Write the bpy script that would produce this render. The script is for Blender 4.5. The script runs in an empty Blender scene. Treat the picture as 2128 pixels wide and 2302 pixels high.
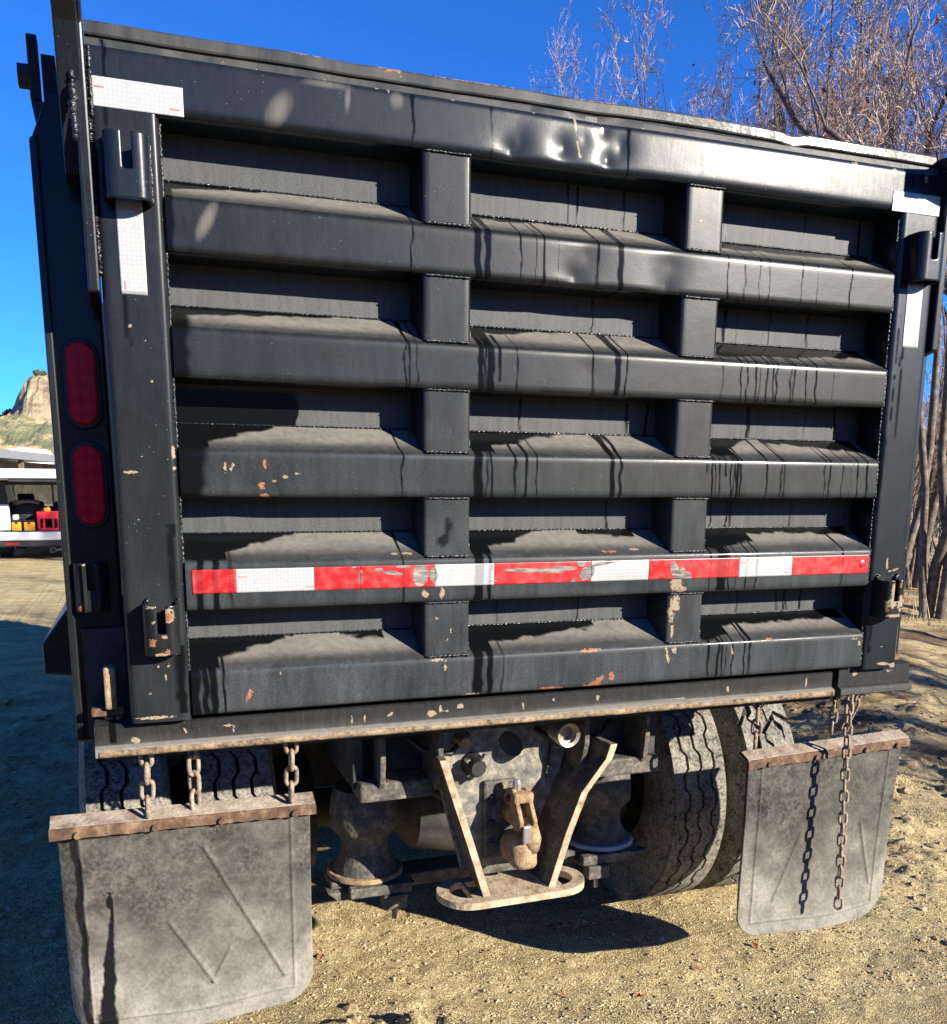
import bpy, bmesh, math, random
import numpy as np
from mathutils import Vector, Matrix

R = math.radians
scene = bpy.context.scene
C = scene.collection

# ------------------------------------------------------------------ camera
cam_d = bpy.data.cameras.new('camera')
cam = bpy.data.objects.new('camera', cam_d); C.objects.link(cam); scene.camera = cam
cam_d.sensor_fit = 'HORIZONTAL'; cam_d.sensor_width = 36.0
cam_d.lens = 2088.7 / 2128 * 36.0
cam_d.shift_y = (1513.9 - 1151.0) / 2128
cam_d.clip_start = 0.05; cam_d.clip_end = 3000
yaw, pit, rol = 0.34678, -0.19917, 0.00662
fw = Vector((math.sin(yaw)*math.cos(pit), math.cos(yaw)*math.cos(pit), math.sin(pit)))
rt = Vector((math.cos(yaw), -math.sin(yaw), 0)); up = rt.cross(fw)
r2 = rt*math.cos(rol) + up*math.sin(rol); u2 = up*math.cos(rol) - rt*math.sin(rol)
CAM = Vector((-0.965, -1.981, 1.6))
M3 = Matrix((r2, u2, -fw)).transposed()
cam.matrix_world = Matrix.Translation(CAM) @ M3.to_4x4()

# ------------------------------------------------------------------ sky and sun
SUN = Vector((0.80, -1.0, 0.50)).normalized()
w = bpy.data.worlds.new('World'); scene.world = w; w.use_nodes = True
nt = w.node_tree; nt.nodes.clear()
sky = nt.nodes.new('ShaderNodeTexSky'); sky.sky_type = 'NISHITA'; sky.sun_disc = False
sky.sun_elevation = math.asin(SUN.z); sky.sun_rotation = math.atan2(SUN.x, SUN.y)
sky.altitude = 2600; sky.air_density = 1.0; sky.dust_density = 0.15; sky.ozone_density = 4.0
hsv = nt.nodes.new('ShaderNodeVectorMath'); hsv.operation = 'MULTIPLY'; hsv.inputs[1].default_value = (0.29, 0.90, 1.72)
bg = nt.nodes.new('ShaderNodeBackground'); bg.inputs['Strength'].default_value = 0.055
wo = nt.nodes.new('ShaderNodeOutputWorld')
nt.links.new(sky.outputs[0], hsv.inputs[0]); nt.links.new(hsv.outputs[0], bg.inputs['Color'])
nt.links.new(bg.outputs[0], wo.inputs['Surface'])
sd = bpy.data.lights.new('sun', 'SUN'); sd.energy = 5.0; sd.angle = R(0.53); sd.color = (1.0, 0.925, 0.80)
so = bpy.data.objects.new('sun', sd); C.objects.link(so)
so.rotation_euler = SUN.to_track_quat('Z', 'Y').to_euler()
vs = scene.view_settings
vs.view_transform = 'Standard'; vs.look = 'None'; vs.gamma = 1.0; vs.use_curve_mapping = False
vs.exposure = 1.45
scene.cycles.use_denoising = True
scene.cycles.max_bounces = 4
scene.cycles.diffuse_bounces = 3; scene.cycles.glossy_bounces = 2; scene.cycles.use_adaptive_sampling = True; scene.cycles.adaptive_threshold = 0.02

# ------------------------------------------------------------------ helpers
def hash2(ix, iy, seed):
    n = (ix.astype(np.int64)*374761393 + iy.astype(np.int64)*668265263 + seed*974711) & 0x7fffffff
    n = (n ^ (n >> 13)) * 1274126177 & 0x7fffffff
    n = n ^ (n >> 16)
    return (n & 0xffff) / 65535.0
def vnoise(x, y, seed=0):
    x = np.asarray(x, float); y = np.asarray(y, float)
    x, y = np.broadcast_arrays(x, y)
    ix = np.floor(x); iy = np.floor(y); fx = x-ix; fy = y-iy
    fx = fx*fx*(3-2*fx); fy = fy*fy*(3-2*fy)
    a = hash2(ix, iy, seed); b = hash2(ix+1, iy, seed); c = hash2(ix, iy+1, seed); d = hash2(ix+1, iy+1, seed)
    return (a*(1-fx)+b*fx)*(1-fy) + (c*(1-fx)+d*fx)*fy
def fbm(x, y, oct=4, seed=0, gain=0.5):
    s = 0; a = 1; t = 0
    for o in range(oct):
        s = s + a*vnoise(np.asarray(x)*2**o, np.asarray(y)*2**o, seed+o*17); t += a; a *= gain
    return s/t
def sstep(a, b, x):
    t = np.clip((x-a)/(b-a), 0, 1); return t*t*(3-2*t)

def link(o, parent=None):
    C.objects.link(o)
    if parent is not None:
        o.parent = parent
        if parent.type == 'EMPTY':
            o.matrix_parent_inverse = Matrix.Translation(-Vector(parent.location)) if not parent.get('_rot') else Matrix()
    return o
def mesh(name, v, f, m, parent=None, smooth=False, attrs=None, angle=None):
    me = bpy.data.meshes.new(name)
    me.from_pydata(v if isinstance(v, list) else v.tolist(), [], f if isinstance(f, list) else f.tolist())
    if m is not None: me.materials.append(m)
    if smooth: me.shade_smooth()
    if attrs:
        for k, a in attrs.items():
            at = me.attributes.new(k, 'FLOAT', 'POINT'); at.data.foreach_set('value', np.ascontiguousarray(a, dtype=np.float32).ravel())
    me.update()
    o = bpy.data.objects.new(name, me)
    return link(o, parent)
def bm_obj(name, bm, m, parent=None, smooth=False):
    me = bpy.data.meshes.new(name); bm.to_mesh(me); bm.free()
    if m is not None: me.materials.append(m)
    if smooth:
        me.shade_smooth()
    o = bpy.data.objects.new(name, me)
    return link(o, parent)
def inst(src, parent, loc=(0, 0, 0), rot=(0, 0, 0), scale=None, name=None):
    o = src.copy(); C.objects.link(o)
    if parent is not None: o.parent = parent
    o.matrix_parent_inverse = Matrix.Translation(-Vector(parent.location)) if parent is not None and parent.type == 'EMPTY' else Matrix()
    o.location = loc; o.rotation_euler = rot
    if scale: o.scale = scale
    return o
def tag(o, label, cat=None, group=None, kind=None):
    if label: o['label'] = label
    if cat: o['category'] = cat
    if group: o['group'] = group
    if kind: o['kind'] = kind
    return o
def thing(name, loc, label, cat, group=None):
    o = bpy.data.objects.new(name, None); C.objects.link(o); o.location = loc; o.empty_display_size = 0.2
    return tag(o, label, cat, group)
def add_box(bm, x0, x1, y0, y1, z0, z1, bev=0.0, seg=2):
    t = bmesh.new(); bmesh.ops.create_cube(t, size=1)
    for v in t.verts:
        v.co = Vector(((x0+x1)/2+v.co.x*(x1-x0), (y0+y1)/2+v.co.y*(y1-y0), (z0+z1)/2+v.co.z*(z1-z0)))
    if bev: bmesh.ops.bevel(t, geom=t.edges[:], offset=bev, segments=seg, profile=0.5, affect='EDGES')
    merge(bm, t)
def merge(bm, t):
    me = bpy.data.meshes.new('t'); t.to_mesh(me); t.free(); bm.from_mesh(me); bpy.data.meshes.remove(me)
def box(name, x0, x1, y0, y1, z0, z1, m, parent=None, bev=0.004, seg=2, smooth=False):
    bm = bmesh.new(); add_box(bm, x0, x1, y0, y1, z0, z1, bev, seg); return bm_obj(name, bm, m, parent, smooth)
def add_prism(bm, pts, axis, a0, a1, bev=0.0):
    """2D outline extruded along an axis. axis 'y': pts=(x,z); 'x': pts=(y,z); 'z': pts=(x,y)"""
    def mk(p, a):
        return (p[0], a, p[1]) if axis == 'y' else (a, p[0], p[1]) if axis == 'x' else (p[0], p[1], a)
    t = bmesh.new()
    A = [t.verts.new(mk(p, a0)) for p in pts]; B = [t.verts.new(mk(p, a1)) for p in pts]
    t.faces.new(A); t.faces.new(B[::-1])
    n = len(pts)
    for i in range(n): t.faces.new((A[(i+1) % n], A[i], B[i], B[(i+1) % n]))
    bmesh.ops.recalc_face_normals(t, faces=t.faces[:])
    if bev: bmesh.ops.bevel(t, geom=[e for e in t.edges if len(e.link_faces) == 2 and e.calc_face_angle(0) > 0.6], offset=bev, segments=2, profile=0.5, affect='EDGES')
    merge(bm, t)
def prism(name, pts, axis, a0, a1, m, parent=None, bev=0.0, smooth=False):
    bm = bmesh.new(); add_prism(bm, pts, axis, a0, a1, bev); return bm_obj(name, bm, m, parent, smooth)
def tube_arrays(P, rad, sides=6, V=None, F=None, cap=True):
    """P: list of points, rad: list of radii -> appended to V,F"""
    P = np.asarray(P, float); n = len(P); rad = np.broadcast_to(np.asarray(rad, float), (n,))
    T = np.gradient(P, axis=0); T /= np.linalg.norm(T, axis=1)[:, None]+1e-9
    ref = np.array([0, 0, 1.]) if abs(T[0, 2]) < 0.9 else np.array([1., 0, 0])
    b = len(V); ang = np.arange(sides)*2*np.pi/sides
    for i in range(n):
        u = np.cross(T[i], ref); u /= np.linalg.norm(u)+1e-9; v = np.cross(T[i], u)
        ring = P[i] + rad[i]*(np.cos(ang)[:, None]*u + np.sin(ang)[:, None]*v)
        V.extend(ring.tolist())
    for i in range(n-1):
        for s in range(sides):
            s2 = (s+1) % sides
            F.append((b+i*sides+s, b+i*sides+s2, b+(i+1)*sides+s2, b+(i+1)*sides+s))
    if cap:
        F.append(tuple(b+s for s in range(sides))[::-1]); F.append(tuple(b+(n-1)*sides+s for s in range(sides)))
def tube(name, P, rad, m, parent=None, sides=8):
    V = []; F = []; tube_arrays(P, rad, sides, V, F); return mesh(name, V, F, m, parent, smooth=True)
def lathe(name, prof, axis, centre, m, parent=None, n=48, smooth=True):
    """prof: list of (radius, along)"""
    V = []; F = []; k = len(prof)
    for i in range(n):
        a = 2*math.pi*i/n; c, s = math.cos(a), math.sin(a)
        for r, h in prof:
            p = (h, r*c, r*s) if axis == 'x' else (r*c, h, r*s) if axis == 'y' else (r*c, r*s, h)
            V.append((p[0]+centre[0], p[1]+centre[1], p[2]+centre[2]))
    for i in range(n):
        j = (i+1) % n
        for q in range(k-1): F.append((i*k+q, j*k+q, j*k+q+1, i*k+q+1))
    o = mesh(name, V, F, m, parent, smooth=smooth)
    bm = bmesh.new(); bm.from_mesh(o.data); bmesh.ops.recalc_face_normals(bm, faces=bm.faces[:]); bm.to_mesh(o.data); bm.free()
    if smooth:
        o.data.set_sharp_from_angle(angle=R(40))
    return o

# ------------------------------------------------------------------ materials
class MN:
    def __init__(s, name):
        s.m = bpy.data.materials.new(name); s.m.use_nodes = True; s.t = s.m.node_tree; s.t.nodes.clear()
        s.out = s.n('ShaderNodeOutputMaterial'); s.b = s.n('ShaderNodeBsdfPrincipled'); s.l(s.b.outputs[0], s.out.inputs[0])
        s.co = s.n('ShaderNodeNewGeometry').outputs['Position']
    def n(s, t, **k):
        x = s.t.nodes.new(t)
        for a, v in k.items(): setattr(x, a, v)
        return x
    def l(s, a, b): s.t.links.new(a, b)
    def set(s, sock, v):
        if hasattr(v, 'is_output') or isinstance(v, bpy.types.NodeSocket): s.l(v, sock)
        else: sock.default_value = v
    def math(s, op, a, b=None, clamp=False):
        x = s.n('ShaderNodeMath', operation=op); x.use_clamp = clamp; s.set(x.inputs[0], a)
        if b is not None: s.set(x.inputs[1], b)
        return x.outputs[0]
    def map(s, scale, co=None):
        x = s.n('ShaderNodeMapping'); s.l(co or s.co, x.inputs[0]); x.inputs['Scale'].default_value = scale if hasattr(scale, '__len__') else (scale,)*3
        return x.outputs[0]
    def noise(s, scale, detail=4, rough=0.55, vec=None, dist=0.0):
        x = s.n('ShaderNodeTexNoise'); s.l(vec if vec is not None else s.map(scale), x.inputs['Vector']); x.inputs['Scale'].default_value = 1.0
        x.inputs['Detail'].default_value = detail; x.inputs['Roughness'].default_value = rough; x.inputs['Distortion'].default_value = dist
        return x.outputs['Fac']
    def vor(s, scale, feature='F1', out='Distance', rnd=1.0):
        x = s.n('ShaderNodeTexVoronoi', feature=feature); s.l(s.map(scale), x.inputs['Vector']); x.inputs['Scale'].default_value = 1.0
        x.inputs['Randomness'].default_value = rnd
        return x.outputs[out]
    def ramp(s, fac, stops):
        x = s.n('ShaderNodeValToRGB'); s.l(fac, x.inputs[0]); e = x.color_ramp.elements
        while len(e) < len(stops): e.new(0.5)
        for q, (p, c) in zip(e, stops):
            q.position = p; q.color = tuple(c)+(1,) if hasattr(c, '__len__') else (c, c, c, 1)
        return x.outputs[0]
    def mix(s, fac, a, b):
        x = s.n('ShaderNodeMix', data_type='RGBA'); s.set(x.inputs[0], fac)
        for i, v in ((6, a), (7, b)):
            if isinstance(v, bpy.types.NodeSocket): s.l(v, x.inputs[i])
            else: x.inputs[i].default_value = tuple(v)+(1,) if len(v) == 3 else v
        return x.outputs[2]
    def fmix(s, fac, a, b):
        x = s.n('ShaderNodeMix', data_type='FLOAT'); s.set(x.inputs[0], fac); s.set(x.inputs[2], a); s.set(x.inputs[3], b); return x.outputs[0]
    def attr(s, name):
        return s.n('ShaderNodeAttribute', attribute_name=name).outputs['Fac']
    def bump(s, h, strength=0.3, dist=0.01, nrm=None):
        x = s.n('ShaderNodeBump'); s.l(h, x.inputs['Height']); x.inputs['Strength'].default_value = strength; x.inputs['Distance'].default_value = dist
        if nrm is not None: s.l(nrm, x.inputs['Normal'])
        return x.outputs[0]
    def fin(s, col=None, rough=None, metal=None, nrm=None, spec=None):
        b = s.b.inputs
        if col is not None: s.set(b['Base Color'], tuple(col)+(1,) if isinstance(col, tuple) else col)
        if rough is not None: s.set(b['Roughness'], rough)
        if metal is not None: s.set(b['Metallic'], metal)
        if nrm is not None: s.l(nrm, b['Normal'])
        if spec is not None: s.set(b['Specular IOR Level'], spec)
        return s.m

def paint_mat(name, black=(0.0035, 0.0038, 0.0043), dustc=(0.060, 0.066, 0.070), amount=0.105, rough=(0.45, 0.35), spec=(0.10, 0.16), coat=0.22):
    s = MN(name)
    n1 = s.noise(16, 5, 0.65); n2 = s.noise((70, 70, 9), 4); n3 = s.noise(220, 2)
    n4 = s.noise((240, 240, 30), 2)
    d = s.math('ADD', s.math('MULTIPLY', n1, 0.40), s.math('MULTIPLY', n2, 0.35))
    d = s.math('ADD', d, s.math('ADD', s.math('MULTIPLY', n3, 0.30), s.math('MULTIPLY', n4, 0.25)))
    d = s.math('MULTIPLY', s.math('SUBTRACT', d, 0.44, True), amount*4.6, True)
    da = s.attr('dust')
    d = s.math('MAXIMUM', d, s.math('MULTIPLY', da, s.math('ADD', -0.15, s.math('ADD', s.math('MULTIPLY', n2, 0.9), s.math('MULTIPLY', n3, 1.1))), True))
    wet = s.attr('wet'); dry = s.math('SUBTRACT', 1.0, wet, True)
    d = s.math('MULTIPLY', d, dry)
    col = s.mix(d, black, dustc)
    tn = s.math('MULTIPLY', s.math('MULTIPLY', s.attr('tan'), dry), s.math('ADD', 0.35, s.math('MULTIPLY', n2, 1.1)), True)
    col = s.mix(tn, col, (0.158, 0.147, 0.126)); d = s.math('MAXIMUM', d, tn)
    # fine pale specks of grit
    v = s.vor(95, out='Distance'); sp = s.math('LESS_THAN', v, 0.085)
    sel = s.math('GREATER_THAN', s.noise(14, 2), 0.56)
    sp = s.math('MULTIPLY', s.math('MULTIPLY', sp, sel), s.math('SUBTRACT', 1.0, wet, True))
    col = s.mix(s.math('MULTIPLY', sp, 0.6), col, (0.20, 0.18, 0.15))
    chip = s.attr('chip'); cn = s.noise(110, 5, 0.7)
    ccol = s.ramp(cn, [(0.3, (0.16, 0.12, 0.075)), (0.52, (0.24, 0.20, 0.14)), (0.7, (0.18, 0.095, 0.05))])
    col = s.mix(s.math('GREATER_THAN', s.math('ADD', s.math('SUBTRACT', chip, s.math('MULTIPLY', s.math('LESS_THAN', chip, 0.02), 3.0)), s.math('MULTIPLY', s.math('SUBTRACT', cn, 0.56), 2.2)), 0.5), col, ccol)
    rust = s.attr('rust'); rcol = s.ramp(cn, [(0.3, (0.10, 0.032, 0.014)), (0.5, (0.21, 0.085, 0.040)), (0.7, (0.26, 0.17, 0.11))])
    col = s.mix(s.math('GREATER_THAN', s.math('ADD', s.math('SUBTRACT', rust, s.math('MULTIPLY', s.math('LESS_THAN', rust, 0.02), 3.0)), s.math('MULTIPLY', s.math('SUBTRACT', cn, 0.54), 2.2)), 0.5), col, rcol)
    r = s.fmix(s.math('MULTIPLY', d, 1.5, True), rough[1], rough[0]); r = s.fmix(wet, r, 0.16)
    nb = s.bump(n3, 0.05, 0.0016, s.bump(s.noise(30, 2), 0.06, 0.004))
    s.set(s.b.inputs['Coat Weight'], s.fmix(wet, s.math('MULTIPLY', s.math('SUBTRACT', 1.0, s.math('MULTIPLY', d, 1.6, True), True), coat), 0.06))
    s.b.inputs['Coat Roughness'].default_value = 0.14
    return s.fin(col, r, nrm=nb, spec=s.fmix(wet, s.fmix(s.math('MULTIPLY', d, 1.5, True), spec[1], spec[0]), 0.07))

PAINT = paint_mat('dusty_black_paint')
CLEAN = paint_mat('washed_black_paint', black=(0.003, 0.004, 0.0058), dustc=(0.021, 0.0275, 0.035), amount=0.27, rough=(0.40, 0.33), spec=(0.08, 0.16), coat=0.55)
SHEET = paint_mat('dusty_sheet_paint', spec=(0.09, 0.12), coat=0.0)
LOWER = paint_mat('mud_splashed_black_steel', dustc=(0.058, 0.059, 0.058), amount=0.20, rough=(0.75, 0.5))

def weld_mat():
    s = MN('glossy_weld_bead'); n = s.noise(260, 2)
    return s.fin((0.012, 0.013, 0.015), 0.34, nrm=s.bump(n, 0.6, 0.003), spec=0.38)
WELD = weld_mat()
def under_mat():
    s = MN('muddy_frame_steel'); n = s.noise(22, 6, 0.65); n2 = s.noise(90, 4)
    d = s.math('MULTIPLY', s.math('ADD', n, s.math('MULTIPLY', n2, 0.6)), 0.62)
    col = s.ramp(d, [(0.32, (0.012, 0.012, 0.012)), (0.50, (0.062, 0.057, 0.048)), (0.66, (0.19, 0.16, 0.118))])
    return s.fin(col, 0.8, nrm=s.bump(n2, 0.5, 0.006))
UNDER = under_mat()
def dark_mat():
    s = MN('grimy_black_chassis'); n = s.noise(18, 5)
    return s.fin(s.ramp(n, [(0.35, (0.010, 0.010, 0.010)), (0.7, (0.05, 0.045, 0.038))]), 0.8)
DARK = dark_mat()
def mud_mat(name, a, b, c, sc=40, k=1.0):
    a, b, c = [tuple(q*k for q in t) for t in (a, b, c)]
    s = MN(name); n = s.noise(sc, 6, 0.65)
    return s.fin(s.ramp(n, [(0.3, a), (0.5, b), (0.7, c)]), 0.88, nrm=s.bump(s.noise(sc*4, 3), 0.6, 0.004))
MUD = mud_mat('dried_tan_mud', (0.19, 0.13, 0.075), (0.42, 0.32, 0.21), (0.55, 0.45, 0.31), 30, k=0.8)
RUST = mud_mat('rusty_angle_iron', (0.055, 0.028, 0.015), (0.14, 0.074, 0.040), (0.32, 0.21, 0.125), 28, k=0.62)
RUSTL = mud_mat('dusty_rusted_steel', (0.20, 0.11, 0.05), (0.40, 0.27, 0.14), (0.54, 0.42, 0.27), 45, k=0.62)
PLATE = mud_mat('mud_speckled_hitch_steel', (0.06, 0.06, 0.058), (0.16, 0.15, 0.13), (0.36, 0.31, 0.22), 38, k=0.85)
DUSTL = mud_mat('caked_grey_dust', (0.12, 0.075, 0.05), (0.24, 0.19, 0.145), (0.34, 0.285, 0.22), 30)
CHAIN = mud_mat('dusty_chain_steel', (0.10, 0.07, 0.05), (0.27, 0.20, 0.14), (0.42, 0.34, 0.26), 60, k=0.8)
def rubber_mat(name, dustc, amt, grain=(140, 140, 45)):
    s = MN(name); n = s.noise(30, 6, 0.7); n2 = s.noise(8, 3); n3 = s.noise(grain, 3)
    d = s.math('ADD', s.math('MULTIPLY', n, 0.6), s.math('MULTIPLY', n3, 0.5)); d = s.math('ADD', d, s.math('MULTIPLY', n2, 0.35))
    d = s.math('MULTIPLY', s.math('SUBTRACT', d, 0.5, True), 2.2*amt, True)
    d = s.math('MAXIMUM', d, s.math('MULTIPLY', s.attr('dust'), s.math('ADD', s.math('MULTIPLY', n3, 0.7), s.math('MULTIPLY', n, 0.9)), True))
    d = s.math('MULTIPLY', d, s.math('SUBTRACT', 1.0, s.attr('wet'), True))
    col = s.mix(d, (0.004, 0.004, 0.0045), dustc)
    sp = s.math('MULTIPLY', s.math('LESS_THAN', s.vor((150, 150, 80)), 0.16), s.math('GREATER_THAN', s.noise(60, 2), 0.5))
    col = s.mix(s.math('MULTIPLY', sp, s.math('MULTIPLY', s.math('SUBTRACT', 1.0, s.attr('wet'), True), 0.25)), col, (0.30, 0.26, 0.19))
    return s.fin(col, 0.8, nrm=s.bump(n3, 0.5, 0.003), spec=0.12)
FLAP = rubber_mat('dusty_mud_flap_rubber', (0.225, 0.212, 0.18), 0.52, 110)
TYRE = rubber_mat('dusty_tyre_rubber', (0.37, 0.345, 0.29), 0.8, 120)
GROOVE = mud_mat('dark_tyre_groove', (0.008, 0.008, 0.008), (0.014, 0.013, 0.012), (0.035, 0.03, 0.025))
def tape_mat(name, col, alt):
    s = MN(name)
    v = s.vor((125, 125, 125), feature='DISTANCE_TO_EDGE', out='Distance', rnd=0.25)
    e = s.math('LESS_THAN', v, 0.14)
    c = s.mix(s.math('MULTIPLY', e, 0.55), col, alt)
    n = s.noise(40, 4); c = s.mix(s.math('MULTIPLY', s.math('SUBTRACT', n, 0.45, True), 0.5), c, (0.45, 0.42, 0.38))
    c = s.mix(s.math('MULTIPLY', s.attr('wet'), 0.55), c, tuple(q*0.35 for q in col))
    sc = s.math('GREATER_THAN', s.math('ADD', s.attr('scrape'), s.math('MULTIPLY', s.math('SUBTRACT', s.noise(45, 4), 0.5), 0.7)), 0.5)
    sn = s.noise((30, 30, 160), 4)
    c = s.mix(sc, c, s.ramp(sn, [(0.3, (0.04, 0.04, 0.045)), (0.5, (0.14, 0.13, 0.12)), (0.72, (0.34, 0.30, 0.24))]))
    return s.fin(c, 0.32, nrm=s.bump(sn, 0.05, 0.002))
TAPEW = tape_mat('white_reflective_tape', (0.33, 0.335, 0.33), (0.22, 0.235, 0.245))
TAPER = tape_mat('red_reflective_tape', (0.36, 0.006, 0.008), (0.24, 0.004, 0.005))
def simple(name, col, rough=0.5, metal=0.0, spec=0.5, vary=0.15, sc=12):
    s = MN(name); n = s.noise(sc, 4)
    c2 = tuple(q*(1-vary) for q in col); c3 = tuple(min(1, q*(1+vary)) for q in col)
    return s.fin(s.ramp(n, [(0.3, c2), (0.7, c3)]), rough, metal, spec=spec)
def lens_mat():
    s = MN('red_lamp_lens'); v = s.vor((48, 48, 36), out='Distance', rnd=0.0)
    c = s.ramp(v, [(0.0, (0.85, 0.12, 0.13)), (0.18, (0.70, 0.012, 0.03)), (0.55, (0.45, 0.004, 0.016))])
    m = s.fin(c, 0.30, nrm=s.bump(v, 0.15, 0.002), spec=0.12); return m
LENS = lens_mat()
RUBBLK = simple('black_rubber', (0.008, 0.008, 0.009), 0.55)
STEEL = simple('bare_scuffed_steel', (0.45, 0.43, 0.40), 0.35, 0.8)
BRASS = simple('weathered_fitting', (0.30, 0.26, 0.20), 0.4, 0.5)

# ------------------------------------------------------------------ ground
G = 0.10
def build_ground():
    def axis(fine0, fine1, step, far0, far1):
        a = list(np.arange(fine0, fine1+1e-6, step)); d = step; p = fine1
        while p < far1: d *= 1.12; p += d; a.append(p)
        d = step; p = fine0
        while p > far0: d *= 1.12; p -= d; a.insert(0, p)
        return np.array(a)
    xs = axis(-2.4, 3.4, 0.0125, -1500, 1500); ys = axis(-0.1, 4.2, 0.0125, -400, 2000)
    X, Y = np.meshgrid(xs, ys)
    near = np.exp(-((X-0.3)/14)**2-((Y-3)/14)**2)
    Z = G + 0.045*(fbm(X*0.5, Y*0.5, 3, 3)-0.5)*np.clip((np.abs(X-0.2)+np.abs(Y-0.6))/3, 0.15, 1)*np.exp(-((Y/60)**2))
    Z += 0.016*(fbm(X*5, Y*5, 3, 11)-0.5)*near + 0.012*(fbm(X*22, Y*22, 3, 21)-0.5)*near
    Z += 0.010*np.maximum(fbm(X*48, Y*48, 2, 31)-0.55, 0)*near
    # churned, cloddy ground at the right of the truck and at the near left; wheel ruts on the right
    side = sstep(0.9, 2.4, X)+sstep(-1.0, -1.7, X)*0.8
    cl = fbm(X*7+3, Y*7, 4, 41); Z += side*near*0.07*np.maximum(cl-0.48, 0)*2
    q = (X-2.2)*0.72-(Y-1.5)*0.69
    Z += 0.06*np.sin(q*4.2+2*fbm(X*0.8, Y*0.8, 2, 9))*sstep(1.3, 2.2, X)*near
    bump2 = np.exp(-((X+0.37)/0.16)**2-((Y-0.33)/0.09)**2)
    Z += bump2*0.06*np.maximum(fbm(X*16, Y*16, 3, 61)-0.42, 0)*3
    # gentle rise far right
    Z += 6.0*sstep(11, 60, X)*sstep(4, 40, Y)
    V = np.stack([X, Y, Z], -1).reshape(-1, 3); nx = len(xs); ny = len(ys)
    i = np.arange((ny-1)*nx).reshape(ny-1, nx)[:, :-1].ravel()
    F = np.stack([i, i+1, i+nx+1, i+nx], -1)
    s = MN('tan_gravel_dirt')
    n = s.noise(1.3, 4, 0.6); f = s.noise(30, 6, 0.78); g = s.noise(240, 2, 0.7); big = s.noise((2.2, 5.0, 2), 4, 0.6)
    vx = s.n('ShaderNodeTexVoronoi'); s.l(s.map(170), vx.inputs['Vector']); vx.inputs['Scale'].default_value = 1.0
    cell = s.n('ShaderNodeSeparateColor'); s.l(vx.outputs['Color'], cell.inputs[0])
    k = s.math('ADD', s.math('MULTIPLY', f, 0.50), s.math('ADD', s.math('MULTIPLY', g, 0.28), s.math('MULTIPLY', cell.outputs[0], 0.22)))
    base = s.ramp(k, [(0.28, (0.13, 0.088, 0.045)), (0.42, (0.42, 0.32, 0.155)), (0.53, (0.63, 0.50, 0.26)), (0.68, (0.80, 0.68, 0.42))])
    grav = s.math('MULTIPLY', s.math('SUBTRACT', big, 0.36, True), 4.5, True)
    crev = s.math('MULTIPLY', s.math('MULTIPLY', s.math('SUBTRACT', vx.outputs['Distance'], 0.40, True), 2.6, True), grav)
    base = s.mix(s.math('MULTIPLY', crev, 0.75), base, (0.10, 0.070, 0.035))
    dampm = s.math('MULTIPLY', s.math('SUBTRACT', s.math('ADD', s.math('MULTIPLY', n, 0.6), s.math('MULTIPLY', big, 0.4)), 0.50, True), 5.0, True)
    base = s.mix(s.math('MULTIPLY', dampm, 0.7), base, (0.27, 0.205, 0.115))
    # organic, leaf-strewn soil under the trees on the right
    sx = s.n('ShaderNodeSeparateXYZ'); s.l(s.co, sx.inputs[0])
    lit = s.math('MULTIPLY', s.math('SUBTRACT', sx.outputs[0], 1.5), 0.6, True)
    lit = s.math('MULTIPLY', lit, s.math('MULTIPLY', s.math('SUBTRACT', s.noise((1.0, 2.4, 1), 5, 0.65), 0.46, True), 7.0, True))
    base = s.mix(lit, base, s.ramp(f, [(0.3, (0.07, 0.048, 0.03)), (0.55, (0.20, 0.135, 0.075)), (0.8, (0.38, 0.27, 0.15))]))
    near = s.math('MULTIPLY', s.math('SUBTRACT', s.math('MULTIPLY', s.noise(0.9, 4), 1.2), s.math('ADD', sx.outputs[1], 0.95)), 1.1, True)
    base = s.mix(near, base, s.ramp(f, [(0.3, (0.035, 0.026, 0.017)), (0.55, (0.085, 0.064, 0.042)), (0.8, (0.15, 0.115, 0.075))]))  # ground behind the camera coloured darker to cut bounce light on the tailgate
    h = s.math('ADD', s.math('MULTIPLY', f, 1.3), s.math('ADD', s.math('MULTIPLY', g, 0.3), s.math('MULTIPLY', s.math('MULTIPLY', s.math('SUBTRACT', 1.0, vx.outputs['Distance'], True), grav), 0.5)))
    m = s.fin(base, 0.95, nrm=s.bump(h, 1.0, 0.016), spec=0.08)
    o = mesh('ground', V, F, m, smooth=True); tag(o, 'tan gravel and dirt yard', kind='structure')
    return xs, ys, Z, m
gx, gy, GZ, GROUND = build_ground()
def gz(x, y):
    i = np.clip(np.searchsorted(gx, x), 0, len(gx)-1); j = np.clip(np.searchsorted(gy, y), 0, len(gy)-1)
    return GZ[j, i]

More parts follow.
